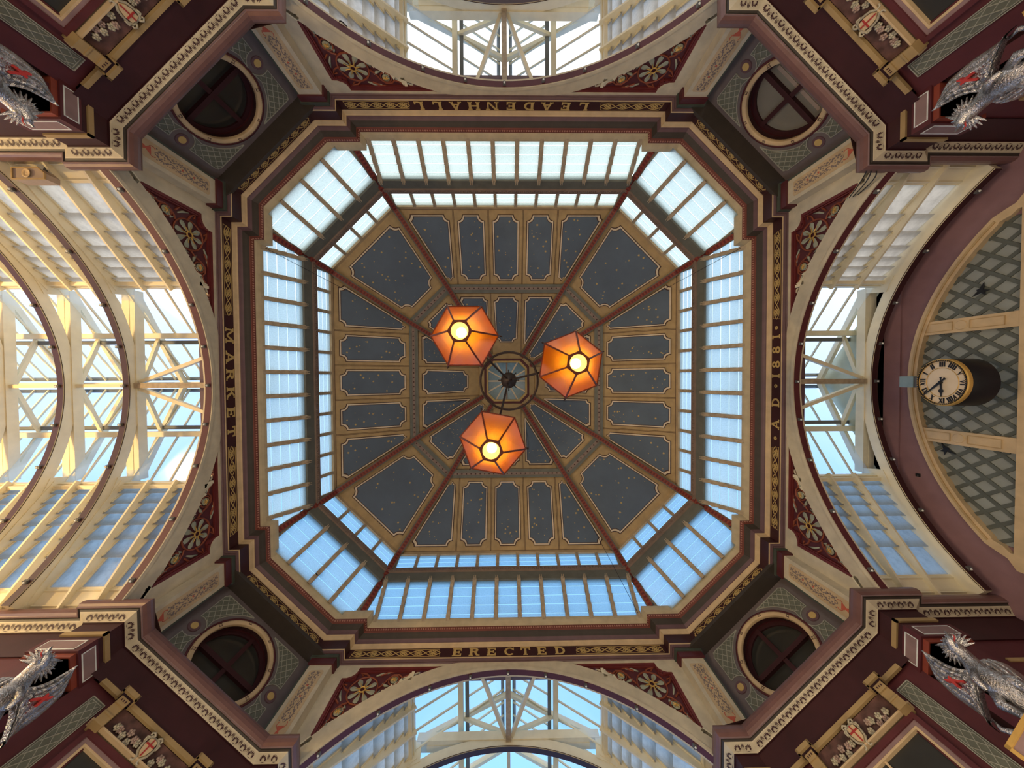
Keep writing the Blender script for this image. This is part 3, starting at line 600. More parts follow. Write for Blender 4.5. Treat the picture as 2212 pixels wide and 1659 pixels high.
# ---- glazed arm vaults (base: outward = +x)
RIB = [6.39, 7.48, 8.61, 9.74]
EA, EZ = 1.62, 5.48         # upper edge of the louvres / eaves of the ridge lantern
LA, LZ = 2.97, 4.40         # foot of the louvre rafters
RZ = 6.60                   # ridge
def build_arm(name, label, rz, ends, gable=False):
    w = empty(name, label, 'roof', rz=rz, kind='structure')
    xs = [5.06] + ends
    for r in ends:   # arched ribs with tie beam and truss
        last = gable
        fn = lambda u, v, q: (r + q, u, v); n = 40; mb = MB()
        a0 = math.asin((4.16 - ZC) / RI)
        def pt(i, r_=RI): a = a0 + (PI - 2 * a0) * i / n; return (r_ * math.cos(a), min(5.70, ZC + r_ * math.sin(a)))
        for i in range(n):
            th = .175 if abs(pt(i)[0] + pt(i + 1)[0]) / 2 < 1.60 else .27
            mb.prism([pt(i), pt(i + 1), pt(i + 1, RI + th), pt(i, RI + th)], fn, 0, .09)
        rib = mb.obj('arch_rib', 'beam_cream', w)
        mb = MB()
        for dr, d0, d1 in ((-.004, -.012, .085),):
            rows = [[(r + d, (RI + dr) * math.cos(a0 + (PI - 2 * a0) * i / n), ZC + (RI + dr) * math.sin(a0 + (PI - 2 * a0) * i / n)) for i in range(n + 1)] for d in (d0, d1)]; mb.grid(rows)
            rows = [[(r + d, (RI + dr + .022) * math.cos(a0 + (PI - 2 * a0) * i / n), ZC + (RI + dr + .022) * math.sin(a0 + (PI - 2 * a0) * i / n)) for i in range(n + 1)] for d in (d0, d1)]; mb.grid(rows)
        mb.obj('rib_soffit', 'maroon_deep', rib, smooth=True)
        MB().box(r - .012, r + .08, -EA - .02, EA + .02, 5.66, 5.80).obj('tie_beam', 'beam_cream', w)
        MB().box(r + .08, r + .20, -EA - .02, EA + .02, 5.655, 5.69).obj('tie_flange', 'beam_cream', w)
        for s in (1, -1):
            MB().prism([(s * 1.56, 5.68), (s * 1.68, 5.68), (s * 1.74, 5.25), (s * 1.50, 5.36)], fn, -.008, .07).obj('haunch_post', 'beam_cream', w)
            MB().bar((r + .05, s * 1.60, 5.74), (r + .05, 0, 6.56), .07, .085).obj('principal_rafter', 'beam_cream', w)
            MB().bar((r + .05, s * .86, 6.10), (r + .05, s * .04, 5.80), .06, .06).obj('strut', 'beam_cream', w)
        if not gable: MB().box(r + .03, r + .07, -.02, .02, 5.8, 6.56).obj('king_rod', 'beam_cream', w)
    far = ends[-1] + (.21 if gable else .12)
    for s in (1, -1):
        MB().bar((5.0, s * .90, 6.02), (far, s * .90, 6.02), .09, .10).obj('purlin', 'beam_cream', w)
        MB().bar((5.0, s * .79, 6.09), (far, s * .79, 6.09), .07, .02).obj('purlin_flashing', 'zinc', w)
        MB().box(5.0, far, *sorted((s * EA, s * (EA + .05))), EZ - .04, EZ + .06).obj('eaves_beam', 'beam_cream', w)
        MB().box(5.0, far, *sorted((s * 1.64, s * 1.70)), EZ - .10, EZ - .04).obj('eaves_moulding', 'beam_cream', w)
        # boarded foot of the vault
        MB().hexa([(5.0, s * 3.03, 4.25), (far, s * 3.03, 4.25), (far, s * 3.10, 4.25), (5.0, s * 3.10, 4.25), (5.0, s * 2.775, 4.515), (far, s * 2.775, 4.515), (far, s * 2.83, 4.56), (5.0, s * 2.83, 4.56)]).obj('foot_board', 'beam_cream', w)
        for z in (4.34, 4.47): MB().box(5.0, far, *sorted((s * (3.04 - (z - 4.25) * .95), s * (3.00 - (z - 4.25) * .95))), z, z + .02).obj('foot_bead', 'beam_cream', w)
        # flat eaves closing behind
        MB().box(5.0, far, *sorted((s * 3.03, s * 3.6)), 4.2, 4.26).obj('wall_plate', 'beam_cream', w)
    MB().bar((5.0, 0, 6.60), (far, 0, 6.60), .10, .10).obj('ridge_beam', 'beam_cream', w)
    for s in (1, -1): MB().bar((5.0, s * .12, 6.62), (far, s * .12, 6.62), .07, .02).obj('ridge_flashing', 'zinc', w)
    # longitudinal tie, underside shade put into its brown; first bay wind braces
    MB().box(5.13, ends[0] + .02, -.045, .045, 5.62, 5.68).obj('longitudinal_tie', 'mullion', w)
    for xa_, xb_ in zip(ends, ends[1:]): MB().box(xa_ + .06, xb_, -.03, .03, 5.70, 5.76).obj('longitudinal_tie', 'beam_cream', w)
    for s in (1, -1): MB().bar((ends[0] - .02, s * .06, 5.72), (5.14, s * .52, 5.72), .06, .07).obj('wind_brace', 'beam_cream', w)
    for s in (1, -1): MB().bar((5.12, s * .05, 6.0), (5.12, s * .9, 5.72), .06, .06).obj('wall_strut', 'beam_cream', w)
    # louvres
    sl = Vector((0, EA - LA, EZ - LZ)); fr = [.13, .36, .50, .62, .72, .81, .905, 1.0]
    bays = list(zip(xs, ends)); mp = {}
    for bi, (x0, x1) in enumerate(bays):
        nr = 3; st = (x1 - x0) / nr
        for s in (1, -1):
            P = lambda t, h, x: (x, s * (LA + sl.y * t + h * .62), LZ + sl.z * t + h * .78)
            for k in range(nr):
                xa, xb = x0 + k * st, x0 + (k + 1) * st
                if True:
                    mb = MB(); x_ = xa
                    mb.hexa([P(-.12, -.13, x_ - .015), P(-.12, -.13, x_ + .015), P(1.0, -.10, x_ + .015), P(1.0, -.10, x_ - .015), P(-.12, .12, x_ - .015), P(-.12, .12, x_ + .015), P(1.0, .10, x_ + .015), P(1.0, .10, x_ - .015)])
                    rf = mb.obj('rafter', 'beam_cream', w)
                    ck = MB()
                    for j in range(7):
                        for dx in (-.026, .026): ck.hexa([P(fr[j] - .005, -.045, x_ + dx - .012), P(fr[j] - .005, -.045, x_ + dx + .012), P(fr[j + 1] - .01, .03, x_ + dx + .012), P(fr[j + 1] - .01, .03, x_ + dx - .012), P(fr[j] - .005, .0, x_ + dx - .012), P(fr[j] - .005, .0, x_ + dx + .012), P(fr[j + 1] - .01, .10, x_ + dx + .012), P(fr[j + 1] - .01, .10, x_ + dx - .012)])
                    ck.obj('louvre_cheek', 'beam_cream', rf)
                for j in range(7):
                    key = (round(st, 3), s, j)
                    if key not in mp:
                        xc = st / 2 - .02; Q = lambda t, h, x: (x, s * (sl.y * (t - fr[j]) + h * .62), sl.z * (t - fr[j]) + h * .78)
                        mp[key] = MB().hexa([Q(fr[j] - .02, -.035, -xc), Q(fr[j] - .02, -.035, xc), Q(fr[j + 1] + .02, .06, xc), Q(fr[j + 1] + .02, .06, -xc), Q(fr[j] - .02, -.029, -xc), Q(fr[j] - .02, -.029, xc), Q(fr[j + 1] + .02, .066, xc), Q(fr[j + 1] + .02, .066, -xc)]).mesh('pane', 'vault_glass')
                    link('pane', mp[key], w, ((xa + xb) / 2, s * (LA + sl.y * fr[j]), LZ + sl.z * fr[j]))
            # ridge-light glazing
            nb = 4; gs = (x1 - x0) / nb
            for (ya, za, yb, zb, tg) in ((EA, EZ + .06, .94, 6.02, 0), (.80, 6.12, .10, 6.60, 1)):
                for k in range(nb):
                    key = ('g', round(gs, 3), s, tg)
                    if key not in mp:
                        mp[key] = MB().hexa([(-gs / 2, s * ya, za), (gs / 2, s * ya, za), (gs / 2, s * yb, zb), (-gs / 2, s * yb, zb), (-gs / 2, s * ya, za + .006), (gs / 2, s * ya, za + .006), (gs / 2, s * yb, zb + .006), (-gs / 2, s * yb, zb + .006)]).mesh('roof_pane', 'clear')
                    link('roof_pane', mp[key], w, (x0 + (k + .5) * gs, 0, 0))
                    MB().bar((x0 + k * gs, s * ya, za), (x0 + k * gs, s * yb, zb), .022, .03).obj('glazing_bar', 'beam_cream', w)
    if gable:
        g = 6.60
        for s in (1, -1): MB().hexa([(6.40, s * 3.20, 4.18), (6.66, s * 3.20, 4.18), (6.66, s * 1.60, 5.46), (6.40, s * 1.60, 5.46), (6.40, s * 3.27, 4.26), (6.66, s * 3.27, 4.26), (6.66, s * 1.66, 5.56), (6.40, s * 1.66, 5.56)]).obj('verge_board', 'beam_cream', w)
        MB().prism([(-EA - .05, 5.70), (-EA - .05, 5.69), (EA + .05, 5.69), (EA + .05, 5.70), (EA + .05, EZ + .05), (0, 6.68), (-EA - .05, EZ + .05)], lambda u, v, q: (g + q, u, v), -.03, .02).obj('gable_board', 'pale_green', w)
    return w
build_arm('ceiling_west', 'cream arched glass vault of the west arm, lit warm yellow', R(180), RIB[:4])
build_arm('ceiling_north', 'cream arched glass vault above the word LEADENHALL', R(270), RIB[:2])
build_arm('ceiling_south', 'cream arched glass vault below the word ERECTED', R(90), RIB[:2])
build_arm('ceiling_east', 'short cream glass vault before the clock gable', R(0), RIB[:1], True)

# ---- east gable wall with the lozenge window
ge = empty('wall_gable', 'mauve end wall behind the clock', 'wall', kind='structure')
fnE = lambda u, v, q: (6.60 + q, u, v)
WR = 3.18; WZ = 5.17 - WR
def warc(r, t0, t1, n=30): return [(t, WZ + math.sqrt(r * r - t * t)) for t in [t0 + (t1 - t0) * i / n for i in range(n + 1)]]
up = warc(WR - .06, -2.16, 2.16)
for i in range(len(up) - 1):
    (u0, v0), (u1, v1) = up[i], up[i + 1]; MB
wm = MB()
for i in range(len(up) - 1):
    (u0, v0), (u1, v1) = up[i], up[i + 1]; wm.prism([(u0, v0), (u1, v1), (u1, 5.75), (u0, 5.75)], fnE, 0, .12)
for s in (1, -1): wm.prism([(s * 2.16, 3.9), (s * 2.16, 5.75), (s * 3.2, 5.75), (s * 3.2, 3.9)], fnE, 0, .12)
wm.prism([(-3.2, -1.6), (-3.2, 3.95), (3.2, 3.95), (3.2, -1.6)], fnE, 0, .12)
wm.obj('wall_face', 'wall_mauve', ge)
MB().box(6.572, 6.598, -1.75, 1.75, 5.30, 5.72).obj('wall_head', 'wall_mauve', ge)
wn = empty('window_5', 'segmental tympanum window of grey lozenge panes behind the clock', 'window', kind='structure')
fr = MB(); o_, i_ = warc(WR, -2.2, 2.2), warc(WR - .115, -2.09, 2.09)
fr.ring2(o_ + [(2.26, 4.17), (2.30, 4.08), (2.42, 4.0), (2.42, 3.9), (-2.42, 3.9), (-2.42, 4.0), (-2.30, 4.08), (-2.26, 4.17)], i_ + [(2.12, 4.22), (2.16, 4.12), (2.22, 4.06), (2.22, 4.03), (-2.22, 4.03), (-2.22, 4.06), (-2.16, 4.12), (-2.12, 4.22)], fnE, -.06, .08)
fr.obj('frame', 'tan_light', wn)
f2 = MB(); o2, i2 = warc(WR - .05, -2.15, 2.15), warc(WR - .075, -2.13, 2.13)
for k in range(30): f2.prism([o2[k], o2[k + 1], i2[k + 1], i2[k]], fnE, -.075, -.05)
f2.obj('frame_bead', 'tan', wn)
def inw(u, v): return abs(u) < 2.2 and 4.05 < v < WZ + math.sqrt(max(0, (WR - .11) ** 2 - u * u)) and v > 4.05
for sy in (-.82, .82):
    mu = MB().box(6.555, 6.68, sy - .1, sy + .1, 4.03, 5.0).obj('mullion', 'tan_light', wn)
    for z0, z1 in ((4.16, 4.48), (4.66, 4.96)):
        b = MB(); pline(b, [(sy - .06, z0), (sy + .06, z0), (sy + .06, z1), (sy - .06, z1), (sy - .06, z0)], .008, lambda u, v, q: (6.552 + q, u, v), -.004, .01); b.obj('panel_line', 'tan', mu)
    MB().lathe([(0, .012), (.06, .010), (.068, 0)], 18, lambda a, b, h: (6.555 - h, sy + a, 4.57 + b)).obj('roundel', 'tan_light', mu)
lt = MB(); lattice(lt, lambda u, v: inw(u, v) and abs(abs(u) - .82) > .1, (-2.2, 2.2, 4.05, 5.07), .235, .29, .045, lambda u, v, q: (6.61 + q, u, v), 0, .016, 420)
lt.obj('lozenge_lead', 'lattice_lead', wn)
du, dv = .235 / 2, .29 / 2
for i in range(-20, 21):
    for j in range(0, 9):
        if (i + j) % 2 == 0: continue
        u, v = i * du - 2.2 + 20 * du * 0 + round(2.2 / .235) * 0, 4.05 + j * dv
        u = -2.2 + (i + 20) * du
        if not any(inw(u + a_, v + b_) for a_, b_ in ((0, .02), (du, 0), (-du, 0), (0, dv), (0, -dv))): continue
        MB().prism([(u - du, v), (u, v - dv), (u + du, v), (u, v + dv)], fnE, .022, .028).obj('lozenge_pane', 'lozenge_glass', wn)
MB().box(6.9, 6.95, -3, 3, 3.8, 5.8).obj('room_wall', 'pale_green', wn)

# ---- the dome
dome = empty('ceiling', 'starry blue and tan panelled octagonal dome over the crossing', 'ceiling', kind='structure')
K = 1.158
def octa(a): b = math.sqrt(2) * K * a - a; return a, b, K * a, (a - b) / math.sqrt(2)
STAR = {}
def face_fn(a1, z1, a2, z2):
    L = math.hypot(a2 - a1, z2 - z1); sx_, sz_ = (a2 - a1) / L, (z2 - z1) / L
    return L, lambda u, v, q: (a1 + sx_ * v - sz_ * q, u, z1 + sz_ * v + sx_ * q)   # q>0 towards the room
def inset_quad(c, m):   # c: 4 corners ccw -> inset polygon corners
    n = 4; out = []; area = sum(c[i][0] * c[(i + 1) % n][1] - c[(i + 1) % n][0] * c[i][1] for i in range(n))
    cc = c if area > 0 else c[::-1]
    o = offset_path(cc, m, True); return o
def notched(c, m, r, k=5):
    q = inset_quad(c, m); out = []
    for i in range(4):
        p = Vector(q[i]); a = Vector(q[i - 1]); b = Vector(q[(i + 1) % 4]); e1, e2 = (a - p), (b - p); l1, l2 = e1.length, e2.length
        rr = min(r, .42 * min(l1, l2)); e1.normalize(); e2.normalize()
        a1 = math.atan2(e1.y, e1.x); a2 = math.atan2(e2.y, e2.x); d = a2 - a1
        while d > PI: d -= 2 * PI
        while d < -PI: d += 2 * PI
        out += [(p.x + rr * math.cos(a1 + d * j / k), p.y + rr * math.sin(a1 + d * j / k)) for j in range(k + 1)]
    return out
def inpoly(p, poly):
    x, y = p; r = False; j = len(poly) - 1
    for i in range(len(poly)):
        xi, yi = poly[i]; xj, yj = poly[j]
        if (yi > y) != (yj > y) and x < (xj - xi) * (y - yi) / (yj - yi) + xi: r = not r
        j = i
    return r
rs = random.Random(11)
def coffer(corners, fn, rz, m=.10, r=.13, dens=5.5, big=.45):
    po = notched(corners, m, r)
    o = MB().prism(po, fn, .004, .014).obj('coffer_panel', 'blue', dome); o.rotation_euler = (0, 0, rz)
    p1 = notched(corners, m - .012, r + .002); p2 = notched(corners, m - .040, r + .004); p3 = notched(corners, m - .056, r + .006)
    MB().ring2(p2, p1, fn, .0, .022).obj('coffer_moulding', 'line_cream', o); MB().ring2(p3, p2, fn, .0, .016).obj('coffer_outline', 'line_dark', o)
    MB().ring2(p1, po, fn, .0, .017).obj('coffer_inner_line', 'line_dark', o)
    xs_ = [p[0] for p in po]; ys_ = [p[1] for p in po]; ar = (max(xs_) - min(xs_)) * (max(ys_) - min(ys_)); sb = MB()
    for _ in range(int(ar * dens * 4) + 3):
        x, y = rs.uniform(min(xs_), max(xs_)), rs.uniform(min(ys_), max(ys_))
        if not all(inpoly((x + dx, y + dy), po) for dx, dy in ((.05, 0), (-.05, 0), (0, .05), (0, -.05))): continue
        if rs.random() < big:
            s = rs.uniform(.024, .036); a0 = rs.random(); pts = [(x + (s if i % 2 == 0 else s * .42) * math.cos(a0 + PI * i / 7), y + (s if i % 2 == 0 else s * .42) * math.sin(a0 + PI * i / 7)) for i in range(14)]
        else:
            s = rs.uniform(.008, .014); pts = arcp((x, y), s, 0, 2 * PI * 5 / 6, 5)
        sb.add([fn(u, v, .0155) for u, v in pts], [tuple(range(len(pts)))])
    sb.obj('gold_stars', 'gold_paint', o)
def coffer_outer(c, fn, rz, **k): coffer(c, fn, rz, **k)
a1, z1, a2, z2 = 4.15, 7.80, 2.56, 8.58
a3, z3, a4, z4 = 2.38, 8.66, .74, 9.55
for ki, d in enumerate((0, 90, 180, 270, 45, 135, 225, 315)):
    dg = ki >= 4; rz = R(d)
    def hw(a): A_, b_, e_, h_ = octa(a); return (e_, h_) if dg else (A_, b_)
    for zone, (pa, pz, qa, qz) in enumerate(((a1, z1, a2, z2), (a3, z3, a4, z4))):
        (pd, ph), (qd, qh) = hw(pa), hw(qa); L, fn = face_fn(pd, pz, qd, qz)
        o = MB().prism([(-ph, 0), (ph, 0), (qh, L), (-qh, L)], fn, -.05, 0).obj('ceiling_face', 'tan', dome); o.rotation_euler = (0, 0, rz)
        e1 = .05
        if dg:
            coffer([(-ph + e1, .06), (ph - e1, .06), (qh - e1 * .5, L - .04), (-qh + e1 * .5, L - .04)], fn, rz, m=.17 if zone == 0 else .13, r=.16 if zone == 0 else .10, dens=3.2 if zone == 0 else 9, big=.7 if zone == 0 else .12)
        else:
            cuts = [-1.264, -.42, .42, 1.264] if zone == 0 else [-.42, .42]
            ln = MB()
            for c in cuts: strip(ln, (c - .012, .03), (c - .012, L), .008, fn, 0, .004); strip(ln, (c + .012, .03), (c + .012, L), .008, fn, 0, .004)
            strip(ln, (-ph, .03), (ph, .03), .008, fn, 0, .004); q_ = ln.obj('panel_joint', 'line_dark', dome); q_.rotation_euler = (0, 0, rz)
            mm = .125 if zone == 0 else .11
            for c0, c1 in zip(cuts, cuts[1:]):
                if zone and c0 > -.5:
                    coffer([(c0 + .02, .06), (c1 - .02, .06), (min(c1 - .02, .36), L * .80), (max(c0 + .02, -.36), L * .80)], fn, rz, m=mm, r=.11, dens=9, big=.12)
                else: coffer([(c0 + .02, .06), (c1 - .02, .06), (c1 - .02, L - .03), (c0 + .02, L - .03)], fn, rz, m=mm, r=.13, dens=5.5)
            for s in (1, -1):
                c = cuts[-1]
                edge = lambda v: ph + (qh - ph) * v / L - .07
                vt = L - .03
                if edge(vt) < c + .16: vt = L * (ph - .07 - c - .16) / (ph - qh)
                poly = [(s * (c + .02), .06), (s * edge(.06), .06), (s * edge(vt), vt), (s * (c + .02), vt)]
                coffer(poly, fn, rz, m=mm, r=.12 if zone == 0 else .09, dens=5 if zone == 0 else 10, big=.6 if zone == 0 else .1)
    # collar ring between the zones
    (pd, ph), (qd, qh) = hw(2.56), hw(2.36); L, fn = face_fn(pd, 8.55, qd, 8.63)
    for nm, m, v0, v1, q in (('collar_band', 'grey_beam', .0, L, .03), ('collar_bead', 'carved_brown', L * .3, L * .62, .045)):
        o = MB().prism([(-ph + (ph - qh) * v0 / L, v0), (ph - (ph - qh) * v0 / L, v0), (ph - (ph - qh) * v1 / L, v1), (-ph + (ph - qh) * v1 / L, v1)], fn, -.04, q).obj(nm, m, dome); o.rotation_euler = (0, 0, rz)
    st = MB(); n = max(3, int(2 * qh / .12))
    for i in range(n):
        u = -qh + 2 * qh * (i + .5) / n; st.prism([(u - .02, L * .46), (u, L * .36), (u + .02, L * .46), (u, L * .56)], fn, .04, .052)
    o = st.obj('collar_studs', 'line_dark', dome); o.rotation_euler = (0, 0, rz)
# ribs
for i, d in enumerate((0, 90, 180, 270)):
    for s in (1, -1):
        pth = [(4.50, s * 2.87, 6.33), (4.075, s * 2.60, 7.70), (2.46, s * 1.52, 8.515), (.70, s * .45, 9.47)]
        g = MB(); rd = MB(); stu = MB()
        for p, q in zip(pth, pth[1:]):
            p, q = Vector(p), Vector(q); g.bar(p + Vector((0, 0, .03)), q + Vector((0, 0, .03)), .145, .07); rd.bar(p, q, .095, .085)
            L = (q - p).length; n = int(L / .075); dr_ = (q - p).normalized(); sd = dr_.cross(Vector((0, 0, 1))).normalized(); un = sd.cross(dr_).normalized()
            for k in range(n):
                c = p + (q - p) * ((k + .5) / n) - un * .044
                stu.hexa([c - sd * .03 - dr_ * .02, c + sd * .03 - dr_ * .02, c + sd * .03 + dr_ * .02, c - sd * .03 + dr_ * .02] + [x + un * .006 for x in (c - sd * .03 - dr_ * .02, c + sd * .03 - dr_ * .02, c + sd * .03 + dr_ * .02, c - sd * .03 + dr_ * .02)])
        o = g.obj('dome_rib', 'grey_beam', dome); o.rotation_euler = (0, 0, R(d)); rd.obj('rib_fillet', 'red', o); stu.obj('rib_studs', 'red_dark', o)
# cupola light at the top
def octring(a, b, z0, z1, ai, bi):
    P = lambda a, b: [(a, -b), (a, b), (b, a), (-b, a), (-a, b), (-a, -b), (-b, -a), (b, -a)]
    return MB().ring2(P(a, b), P(ai, bi), lambda u, v, q: (u, v, q), z0, z1)
octring(.80, .52, 9.46, 9.62, .66, .43).obj('cupola_frame', 'corbel_gold', dome); octring(.68, .44, 9.50, 9.64, .60, .385).obj('cupola_frame_inner', 'maroon', dome)
octring(.62, .40, 9.52, 9.66, .545, .35).obj('cupola_frame_gilt', 'gold_paint', dome)
octring(.75, .49, 9.56, 10.4, .70, .45).obj('cupola_drum', 'tan', dome)
cp = [(.545, -.35), (.545, .35), (.35, .545), (-.35, .545), (-.545, .35), (-.545, -.35), (-.35, -.545), (.35, -.545)]
for i in range(8): MB().add([(0, 0, 9.86), (*cp[i], 9.62), (*cp[(i + 1) % 8], 9.62), (0, 0, 9.868), (*cp[i], 9.628), (*cp[(i + 1) % 8], 9.628)], [(0, 1, 2), (3, 5, 4)]).obj('cupola_pane', 'cupola_glass', dome)
for i in range(12):
    a = 2 * PI * i / 12; rr_ = .56 / max(abs(math.cos(a)), abs(math.sin(a)), (abs(math.cos(a)) + abs(math.sin(a))) / 1.62)
    MB().bar((0, 0, 9.84), (rr_ * math.cos(a), rr_ * math.sin(a), 9.61), .042, .03).obj('cupola_bar', 'carved_brown' if i in (3, 9) else 'line_cream', dome)

# ---- dome clerestory louvres, one window per side
sp = .475
def build_clerestory(name, label, rz, diag):
    w = empty(name, label, 'window', rz=rz, kind='structure')
    (d0, h0), (d1, h1) = [((octa(a)[2], octa(a)[3]) if diag else octa(a)[:2]) for a in (4.72, 4.25)]
    zb, zt = 6.24, 6.90; L, fn = face_fn(d0, zb, d1, zt)
    hw_ = lambda v: h0 + (h1 - h0) * v / L
    if diag: cols = [(-1.10 + .55 * k, -1.10 + .55 * (k + 1)) for k in range(4)]
    else: cols = [(-2.6125 - sp + sp * k, -2.6125 + sp * k) for k in range(13)]
    edges = sorted({round(c, 4) for cc in cols for c in cc})
    n = 5; mp = {}
    for c0, c1 in cols:
        for j in range(n):
            v0, v1 = L * j / n, L * (j + 1) / n; x0, x1 = c0 + .03, c1 - .03; lim = hw_((v0 + v1) / 2) - .06
            x0, x1 = max(x0, -lim), min(x1, lim)
            if x1 - x0 < .05: continue
            key = (round(x1 - x0, 3), j); xc = (x0 + x1) / 2
            if key not in mp:
                ww = (x1 - x0) / 2; q = lambda u, v, h: fn(u, v, h)
                mp[key] = MB().hexa([fn(-ww, v0 + .003, .008), fn(ww, v0 + .003, .008), fn(ww, v1 - .003, -.012), fn(-ww, v1 - .003, -.012), fn(-ww, v0 + .003, .003), fn(ww, v0 + .003, .003), fn(ww, v1 - .003, -.017), fn(-ww, v1 - .003, -.017)]).mesh('pane', 'frosted')
            link('pane', mp[key], w, (0, xc, 0))
    for c in edges:
        vmax = L if abs(c) < h1 - .03 else L * (h0 - .03 - abs(c)) / (h0 - h1)
        if vmax < .1: continue
        mb = MB(); mb.prism([(c - .032, 0), (c + .032, 0), (c + .032, vmax + .03), (c - .032, vmax + .03)], fn, -.05, .03)
        for j in range(n):
            v0, v1 = L * j / n, L * (j + 1) / n
            if v1 > vmax + .02: break
            for s in (1, -1): mb.hexa([fn(c + s * .03 - .012, v0, -.01), fn(c + s * .03 + .012, v0, -.01), fn(c + s * .03 + .012, v1, .045), fn(c + s * .03 - .012, v1, .045), fn(c + s * .03 - .012, v0, -.03), fn(c + s * .03 + .012, v0, -.03), fn(c + s * .03 + .012, v1, .02), fn(c + s * .03 - .012, v1, .02)])
        mb.obj('glazing_bar', 'mullion', w)
        if vmax >= L - .01:
            mb = MB()
            for s in (1, -1): mb.tube([fn(c + s * .018, L - .02, .045), fn(c + s * .018, L + .06, .045)], .009, 5)
            mb.obj('bar_end', 'mullion', w)
    # fascia beam
    e = .02
    fb = MB().box(d1 - .01, d1 + .10, -h1 + e, h1 - e, 6.88, 7.155).obj('fascia_beam', 'grey_beam', w)
    cv = MB().box(d1 - .045, d1 + .05, -h1 + e, h1 - e, 7.155, 7.25)
    for i in range(int(2 * h1 / .09)):
        u = -h1 + .05 + i * .09
        if u < h1 - .05: cv.bar((d1 - .05, u, 7.18), (d1 - .05, u + .05, 7.235), .02, .02); cv.bar((d1 - .05, u + .05, 7.18), (d1 - .05, u, 7.235), .02, .02)
    cv.obj('carved_fascia', 'carved_brown', w)
    # upper light
    (d2, h2), (d3, h3) = [((octa(a)[2], octa(a)[3]) if diag else octa(a)[:2]) for a in (4.30, 4.16)]
    L2, f3 = face_fn(d2, 7.32, d3, 7.72); n2 = 4; mp2 = {}
    cols2 = [(-1.05 + .525 * k, -1.05 + .525 * (k + 1)) for k in range(4)] if diag else cols[1:-1]
    for c0, c1 in cols2:
        for j in range(n2):
            v0, v1 = L2 * j / n2, L2 * (j + 1) / n2; lim = h3 - .05; x0, x1 = max(c0 + .03, -lim), min(c1 - .03, lim)
            if x1 - x0 < .05: continue
            key = (round(x1 - x0, 3), j); xc = (x0 + x1) / 2; ww = (x1 - x0) / 2
            if key not in mp2: mp2[key] = MB().hexa([f3(-ww, v0 + .002, .006), f3(ww, v0 + .002, .006), f3(ww, v1 - .002, -.009), f3(-ww, v1 - .002, -.009), f3(-ww, v0 + .002, .001), f3(ww, v0 + .002, .001), f3(ww, v1 - .002, -.014), f3(-ww, v1 - .002, -.014)]).mesh('pane', 'frosted')
            link('pane', mp2[key], w, (0, xc, 0))
    for c in sorted({round(c, 4) for cc in cols2 for c in cc}):
        if abs(c) > h3 - .02: continue
        mb = MB(); mb.prism([(c - .026, 0), (c + .026, 0), (c + .026, L2), (c - .026, L2)], f3, -.04, .025)
        for j in range(n2):
            v0, v1 = L2 * j / n2, L2 * (j + 1) / n2
            for s in (1, -1): mb.hexa([f3(c + s * .026 - .01, v0, 0), f3(c + s * .026 + .01, v0, 0), f3(c + s * .026 + .01, v1, .035), f3(c + s * .026 - .01, v1, .035), f3(c + s * .026 - .01, v0, -.02), f3(c + s * .026 + .01, v0, -.02), f3(c + s * .026 + .01, v1, .01), f3(c + s * .026 - .01, v1, .01)])
        mb.obj('glazing_bar', 'mullion', w)
    MB().box(d3 - .03, d3 + .08, -h3, h3, 7.71, 7.82).obj('head_rail', 'tan_light', w)
    MB().box(d1 - .02, d2 + .06, -h1 + .02, h1 - .02, 7.25, 7.34).obj('sill_rail', 'carved_brown', w)
    return w
wi = 6
for k, d in SIDE.items():
    build_clerestory('window_%d' % wi, 'long louvred dome window above the word ' + {'east': 'AD 1881', 'south': 'ERECTED', 'west': 'MARKET', 'north': 'LEADENHALL'}[k], R(d), False); wi += 1
for k, d in DIAG.items():
    build_clerestory('window_%d' % wi, 'short four bay louvred dome window ' + nmD[k], R(d), True); wi += 1

# ================================================================== things
# ---- chandelier and lanterns
CX, CY = .045, -.05
ch = empty('chandelier_frame', 'dark iron ring and rods carrying the three lanterns', 'chandelier', (CX, CY, 0))
MB().tube([(.44 * math.cos(2 * PI * i / 40), .44 * math.sin(2 * PI * i / 40), 4.95) for i in range(41)], .018, 6, False).obj('ring', 'iron', ch, smooth=True)
MB().tube([(0, 0, 6.3), (0, 0, 9.7)], .022, 6).obj('stem', 'iron', ch)
MB().lathe([(0, 6.10), (.05, 6.12), (.10, 6.22), (.16, 6.30), (.13, 6.36), (.06, 6.42), (.03, 6.6), (0, 6.62)], 10, lambda a, b, h: (a, b, h)).obj('hub', 'iron', ch, smooth=True)
cw = MB()
for i in range(8): a = 2 * PI * i / 8; cw.tube([(.15 * math.cos(a), .15 * math.sin(a), 6.30), (.20 * math.cos(a), .20 * math.sin(a), 6.38), (.17 * math.cos(a), .17 * math.sin(a), 6.46)], .012, 5)
cw.obj('hub_crown', 'iron', ch)
LAN = [((-.562, -.676), 0, 'nearest the word LEADENHALL'), ((.896, -.276), -21, 'nearest the word AD 1881'), ((-.187, .801), 11, 'nearest the word ERECTED')]
for (x, y), _, _ in LAN:
    a = math.atan2(y - CY, x - CX); c, s = math.cos(a), math.sin(a)
    MB().tube([(.04 * c, .04 * s, 6.25), (.25 * c, .25 * s, 5.55), (.44 * c, .44 * s, 4.95)], .018, 6).obj('rod', 'iron', ch)
    MB().tube([(.44 * c, .44 * s, 4.95), (.65 * c, .65 * s, 5.10), (.88 * c, .88 * s, 5.12)], .016, 6).obj('arm', 'iron', ch)
